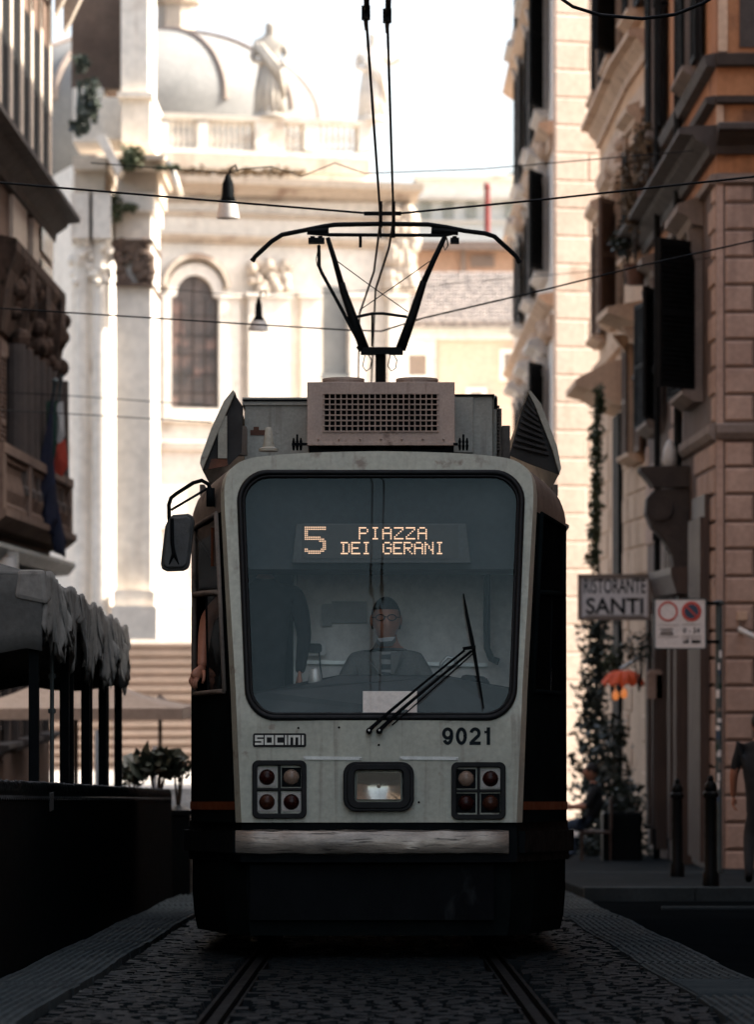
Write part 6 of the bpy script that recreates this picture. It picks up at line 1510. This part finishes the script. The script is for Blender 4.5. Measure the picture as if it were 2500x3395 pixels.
parasol(250, 2344, 47, 1.37, .55, 'beige parasol half hidden behind the canopy posts', M['beige'])
parasol(530, 2352, 58, .62, .22, 'small beige parasol standing before the church steps', M['beige'])
def shrub(px, py, d, rx, rz_, n, label, m_, name='shrub', pot=True, size=.05, grp=None):
    c_ = W(px, py, d); o = thing(name, label, 'plant', (c_.x, d, rz(d)), group=grp); q = random.Random(int(px + py))
    m = MB(); leaves(m, c_, (rx, rx, rz_), n, size, q); m.build('foliage', m_, o)
    m = MB(); zb = max(rz(d), c_.z - rz_ - .35)
    for i in range(5): a = 6.28 * i / 5; m.tube([(c_.x, d, zb), (c_.x + .3 * rx * math.cos(a), d + .3 * rx * math.sin(a), c_.z), (c_.x + .6 * rx * math.cos(a), d + .6 * rx * math.sin(a), c_.z + rz_ * .7)], [.014, .010, .004], 5)
    m.build('stem', M['stem'], o)
    if pot: m = MB(); m.lathe([(.13, zb - .32), (.17, zb - .02), (.19, zb), (.17, zb), (.15, zb - .03)], (c_.x, d, 0), 14); m.build('pot', M['pot'], o)
    return o
pl = thing('planter', 'long dark planter box behind the far end of the picket fence', 'planter', (-2.1, 39, rz(39)))
m = MB(); m.box((-2.9, 38.2, rz(42)), (-1.86, 44, rz(39) + .86)); m.build('box', M['fence'], pl, bevel=.02); m = MB(); m.box((-2.93, 38.17, rz(39) + .861), (-1.83, 44.03, rz(39) + .91)); m.build('rim', M['fence'], pl)
shrub(520, 2530, 39.0, .34, .15, 120, 'spiky dark shrub rising over the planter beside the tram', M['leafdark'], pot=False, size=.13)
shrub(590, 2545, 39.6, .18, .15, 90, 'lower dark shrub at the end of the planter, touching the tram side', M['leafdark'], pot=False, size=.07)
shrub(440, 2560, 40.6, .22, .17, 160, 'dark shrub in the planter seen between the last canopy posts', M['leafdark'], pot=False, size=.07)
wp_ = thing('white_post', 'short white post in front of the church steps', 'post', tuple(W(512, 2560, 62)))
m = MB(); a, b = W(506, 2560, 62), W(520, 2475, 62); m.box((a.x, 62, rz(62)), (b.x, 62.08, b.z)); m.build('post', M['white'], wp_, bevel=.01); 
for px, h_ in ((326, 0), (385, 1)):
    q = thing('menu_board', ('pale menu board' if h_ == 0 else 'narrow pale board') + ' standing on the terrace between canopy posts', 'board', (W(px, 0, 60).x, 60, rz(62)))
    m = MB(); a, b = W(px - (13 if h_ == 0 else 9), 2600, 60), W(px + (13 if h_ == 0 else 9), 2420 - 30 * h_, 60); m.box((a.x, 60, rz(62) + .2), (b.x, 60.05, b.z)); m.build('board', M['white'], q)
    m = MB(); m.box((a.x, 60.0, rz(62)), (a.x + .03, 60.05, rz(62) + .2)); m.box((b.x - .03, 60.0, rz(62)), (b.x, 60.05, rz(62) + .2)); m.build('leg', M['wood'], q)

# ------------------------------------------------------------------ right side: signs, bollards, plants
rs = thing('restaurant_sign', 'pale board lettered RISTORANTE SANTI sticking out from the corner house', 'sign', tuple(W(2040, 2050, 57)))
m = MB(); a, b = W(1922, 2052, 57), W(2156, 1908, 57); m.box((a.x, 57, a.z), (b.x, 57.12, b.z)); m.build('board', M['signbox'], rs, bevel=.01)
fm = [(a.x - .02, a.z - .02), (b.x + .02, a.z - .02), (b.x + .02, b.z + .02), (a.x - .02, b.z + .02)]; fi = [(a.x + .03, a.z + .03), (b.x - .03, a.z + .03), (b.x - .03, b.z - .03), (a.x + .03, b.z - .03)]
m = MB(); m.ring(fm, fi, 56.97, 57.14); m.bar((b.x, 57.06, b.z - .1), (4.4, 57.06, b.z - .1), .05, .05); m.bar((b.x, 57.06, a.z + .1), (4.4, 57.06, a.z + .1), .05, .05); m.build('frame', M['trim'], rs)
m = MB()
for txt, x0, y0, x1, y1, bo in (('RISTORANTE', 1937, 1967, 2142, 1918, .008), ('SANTI', 1944, 2036, 2134, 1982, .02)):
    p, q = W(x0, y0, 56.995), W(x1, y1, 56.995); put_text(m, txt, p.x, p.z, q.x - p.x, q.z - p.z, lambda x, z: 56.998, .004, bo)
p, q = W(1944, 2043, 56.99), W(2136, 2040, 56.99); m.box((p.x, 56.992, p.z), (q.x, 56.996, q.z)); m.build('lettering', M['letter'], rs, recalc=False)
ps_ = thing('parking_sign', 'white sign with a red ring and a no parking disc on a stickered grey post', 'sign', (W(2385, 0, 46).x, 46, rz(46) + .1))
x_ = W(2385, 0, 46).x; g = rz(46) + .1
m = MB(); m.tube([(x_, 46, g), (x_, 46, W(0, 2006, 46).z)], .043, 14); m.lathe([(.05, 0), (.062, .01), (.062, .045), (.02, .06)], (x_, 46, W(0, 2006, 46).z), 14); m.build('post', M['pole'], ps_, autosm=40)
a, b = W(2172, 2150, 45.9), W(2341, 1986, 45.9)
m = MB(); m.prism(rrect(a.x, b.x, a.z, b.z, .02, 3), 45.90, 45.915); m.build('panel', M['signw'], ps_)
m = MB(); m.ring(rrect(a.x - .008, b.x + .008, a.z - .008, b.z + .008, .022, 3), rrect(a.x + .006, b.x - .006, a.z + .006, b.z - .006, .02, 3), 45.894, 45.92); m.build('rim', M['pole'], ps_)
def disc(m, px, py, r0, r1, y, n=28): 
    c_ = W(px, py, 45.9); s = 45.9 / F; m.ring([(c_.x + r1 * s * math.cos(6.2832 * i / n), c_.z + r1 * s * math.sin(6.2832 * i / n)) for i in range(n)], [(c_.x + r0 * s * math.cos(6.2832 * i / n), c_.z + r0 * s * math.sin(6.2832 * i / n)) for i in range(n)], y, y + .003)
m = MB(); disc(m, 2216, 2027, 27, 33, 45.893); disc(m, 2294, 2027, 24, 33, 45.893); c_ = W(2294, 2027, 45.9); m.bar((c_.x - .062, 45.889, c_.z + .062), (c_.x + .062, 45.889, c_.z - .062), .02, .003, (0, 1, 0)); m.build('red_ring', M['signred'], ps_)
m = MB(); disc(m, 2294, 2027, 1, 23.5, 45.894); m.build('blue_disc', M['signblue'], ps_)
m = MB()
for x0, y0, x1, y1 in ((2190, 2084, 2232, 2087), (2193, 2092, 2230, 2095), (2190, 2099, 2234, 2104)): p, q = W(x0, y1, 45.9), W(x1, y0, 45.9); m.box((p.x, 45.894, p.z), (q.x, 45.898, q.z))
p, q = W(2266, 2098, 45.9), W(2322, 2082, 45.9); put_text(m, '0 - 24', p.x, p.z, q.x - p.x, q.z - p.z, lambda x, z: 45.897, .003, .01)
for x0, y0, x1, y1 in ((2264, 2070, 2326, 2071), (2264, 2108, 2326, 2109), (2264, 2116, 2326, 2117), (2182, 2072, 2252, 2073), (2182, 2110, 2252, 2111)): p, q = W(x0, y1, 45.9), W(x1, y0, 45.9); m.box((p.x, 45.894, p.z), (q.x, 45.898, q.z))
p0 = W(2266, 2132, 45.9); s = 45.9 / F
m.box((p0.x, 45.894, p0.z), (p0.x + 12 * s, 45.898, p0.z + 6 * s)); m.box((p0.x + 13 * s, 45.894, p0.z), (p0.x + 19 * s, 45.898, p0.z + 10 * s)); m.tube([p0 + V3((9 * s, -.005, 8 * s)), p0 + V3((15 * s, -.005, 13 * s))], 1.4 * s, 5)
p, q = W(2294, 2132, 45.9), W(2324, 2123, 45.9); m.box((p.x, 45.894, p.z), (q.x, 45.898, q.z)); m.build('lettering', M['letter'], ps_, recalc=False)
m = MB(); m.bar((b.x - .05, 45.93, b.z - .05), (x_, 45.95, b.z - .05), .03, .04); m.bar((b.x - .05, 45.93, a.z + .08), (x_, 45.95, a.z + .08), .03, .04); m.build('clamp', M['black'], ps_)
rq = random.Random(17)
for i in range(15):
    z = W(0, 2180 + i * 34 + rq.uniform(-12, 12), 46).z; h_ = rq.uniform(.035, .10); a0_ = rq.uniform(math.pi * 1.15, math.pi * 1.5); wd_ = rq.uniform(.5, 1.3); m = MB()
    for k in range(7): an = a0_ + wd_ * k / 6; m.v += [(x_ + .0455 * math.cos(an), 46 + .0455 * math.sin(an), z), (x_ + .0455 * math.cos(an), 46 + .0455 * math.sin(an), z + h_)]
    for k in range(6): m.f.append((2 * k, 2 * k + 2, 2 * k + 3, 2 * k + 1)); m.mi.append(0)
    m.build('sticker', M[('white', 'signw', 'signblue', 'flaggreen', 'signw', 'trim')[i % 6]], ps_, recalc=False)
for px, d, lab in ((2247, 44.0, 'left and farther of the two black bollards on the corner pavement'), (2358, 38.6, 'right and nearer of the two black bollards, at the pavement edge')):
    x = W(px, 0, d).x; g = rz(d) + .10; o = thing('bollard', lab, 'bollard', (x, d, g), group='black bollards on the corner pavement')
    m = MB(); m.lathe([(.085, 0), (.085, .14), (.066, .17), (.062, .86), (.062, .90)], (x, d, g), 18); m.build('shaft', M['fence'], o, autosm=35)
    m = MB(); m.lathe([(.062, .901), (.080, .91), (.080, .95), (.06, .97), (.066, 1.0), (.058, 1.04), (.030, 1.07), (.034, 1.10), (.018, 1.125), (.003, 1.13)], (x, d, g), 18); m.build('cap', M['fence'], o, autosm=35)
lb = thing('post_box', 'small pale notice box on a stand beside the orange awning', 'box', (W(2175, 0, 58).x, 58, rz(58)))
m = MB(); wbox(m, 2148, 2236, 2198, 2316, 57.0, 57.15); A_ = [W(x, y, 56.98) for x, y in ((2144, 2236), (2202, 2236), (2190, 2220), (2156, 2220))]; m.hexa(A_ + [v + V3((0, .2, 0)) for v in A_]); m.build('box', M['stone_pink'], lb); m = MB(); a = W(2173, 2316, 57.08); m.tube([a, (a.x, a.y, rz(57))], .03, 8); m.build('stand', M['black'], lb)
# orange awning lamp hanging out over the café door
oa = thing('awning', 'bright orange scalloped awning over the café entrance under the ivy', 'awning', tuple(W(2070, 2270, 60)))
m = MB(); c_ = W(2068, 2262, 60); n = 20
for i in range(n + 1):
    a = math.pi * (1 + i / n)
    for j in range(6): s = j / 5; m.v.append((c_.x + .33 * math.cos(a) * (.25 + .75 * s), c_.y + .45 * math.sin(a) * (.25 + .75 * s), c_.z + .17 * (1 - s * s) + .03 * math.sin(i * 1.9) * s - (.05 * abs(math.sin(i * 1.5)) if j == 5 else 0)))
for i in range(n):
    for j in range(5): m.f.append((i * 6 + j, (i + 1) * 6 + j, (i + 1) * 6 + j + 1, i * 6 + j + 1)); m.mi.append(0)
m.build('canvas', M['orangecl'], oa, solid=.03, recalc=False)
m = MB(); m.tube([c_ + V3((-.05, 0, .2)), c_ + V3((.3, .2, .4)), c_ + V3((1.0, 1.0, .42))], .03, 8); m.build('bracket', M['alu'], oa)
for px, py in ((2042, 2300), (2070, 2294)):
    m = MB(); p = W(px, py, 59.5); m.lathe([(.02, -.10), (.05, -.06), (.05, .0), (.02, .05)], tuple(p), 10); m.tube([p, (p.x, p.y + .2, c_.z)], .006, 4); m.build('lamp_bulb', emit('warm_bulb', (1, .30, .08), .16), oa)
# climbing plant and potted greenery
iv = thing('climbing_plant', 'long ivy climbing the stone front from the café up to the hooded doorway', 'climbing plant', (W(1970, 0, 65).x, 65, rz(62)))
m = MB(); rq = random.Random(41)
def ivy(m, x0, y0, x1, y1, d0, d1, rx, n, size):
    for i in range(n): t = i / n; p = W(x0 + (x1 - x0) * t + rq.uniform(-1, 1) * 6, y0 + (y1 - y0) * t, d0 + (d1 - d0) * t); k = (.45 + .75 * abs(math.sin(t * 23 + x0))) ; leaves(m, p, (rx * k, .18, .2), int(15 * k), size, rq); leaves(m, p, (rx * k * .8, .16, .2), int(16 * k), size * .55, rq)
ivy(m, 1985, 1300, 1968, 1900, 64.2, 64.2, .14, 44, .075); m.build('upper_foliage', M['leaf'], iv)
m = MB(); ivy(m, 1985, 2040, 1965, 2420, 63, 62, .38, 42, .085); ivy(m, 1960, 2400, 1985, 2850, 62, 60, .48, 46, .085); ivy(m, 2030, 2400, 2050, 2850, 60, 60, .36, 30, .085); ivy(m, 2070, 2600, 2120, 2860, 58, 58, .34, 20, .08); m.build('foliage', M['leafdark'], iv)
m = MB(); m.tube([W(1985, 2880, 61), W(1975, 2400, 62.5), W(1990, 2000, 64.3), W(1975, 1700, 64.3), W(1985, 1300, 64.3)], [.05, .045, .035, .025, .01], 6); m.tube([W(2045, 2880, 60), W(2040, 2600, 60), W(2030, 2400, 60.2)], [.04, .03, .01], 6); m.build('stem', M['stem'], iv)
shrub(2030, 2195, 61, .22, .26, 220, 'round green bush above the orange awning', M['leaf'], name='shrub', pot=False)
shrub(2108, 620, 59.5, .34, .85, 420, 'tall dry potted plant on the cornice of the corner house', M['leafdry'], name='potted_plant', size=.07)
shrub(2150, 470, 58.5, .26, .40, 170, 'smaller dry potted plant on the cornice beside the drainpipe', M['leafdry'], name='potted_plant', size=.07)
shrub(2075, 800, 62.0, .30, .36, 240, 'dark trailing plant below the cornice of the corner house', M['leafdark'], name='potted_plant', pot=False, size=.07)
shrub(2120, 2150, 57.9, .36, .30, 170, 'dark hanging plants between the restaurant sign and the parking sign', M['leafdark'], name='hanging_plant', pot=False)
tb = thing('cafe_planter', 'low dark planter tub under the ivy at the café', 'planter', (W(2050, 0, 56).x, 56, rz(56)))
m = MB(); a = W(2000, 2700, 56); b = W(2130, 2700, 56); m.box((a.x, 56, rz(56)), (b.x, 56.5, rz(56) + .8)); m.build('tub', M['fence'], tb, bevel=.03); m = MB(); leaves(m, V3(((a.x + b.x) / 2, 56.2, rz(56) + .95)), (.36, .25, .28), 260, .06, rq); m.build('foliage', M['leafdark'], tb)
fl_ = thing('floodlight', 'white tubular wall light on the pink stone at the right edge', 'wall light', tuple(W(2480, 2100, 49)))
m = MB(); m.tube([W(2452, 2086, 48.9), W(2520, 2120, 48.7)], .035, 12); m.build('tube', M['lampgl'], fl_, smooth=True); m = MB(); m.tube([W(2455, 2090, 48.95), W(2462, 2092, 49.38)], .02, 8); m.build('bracket', M['black'], fl_)
jb = thing('junction_box', 'small pale square box fixed on the stone wall right of the parking sign', 'box', tuple(W(2462, 2060, 49.3)))
m = MB(); wbox(m, 2446, 2028, 2480, 2058, 49.30, 49.37); m.build('cover', M['stone_warm'], jb, bevel=.01); m = MB(); wbox(m, 2452, 2058, 2458, 2100, 49.33, 49.37); m.build('conduit', M['trim'], jb)
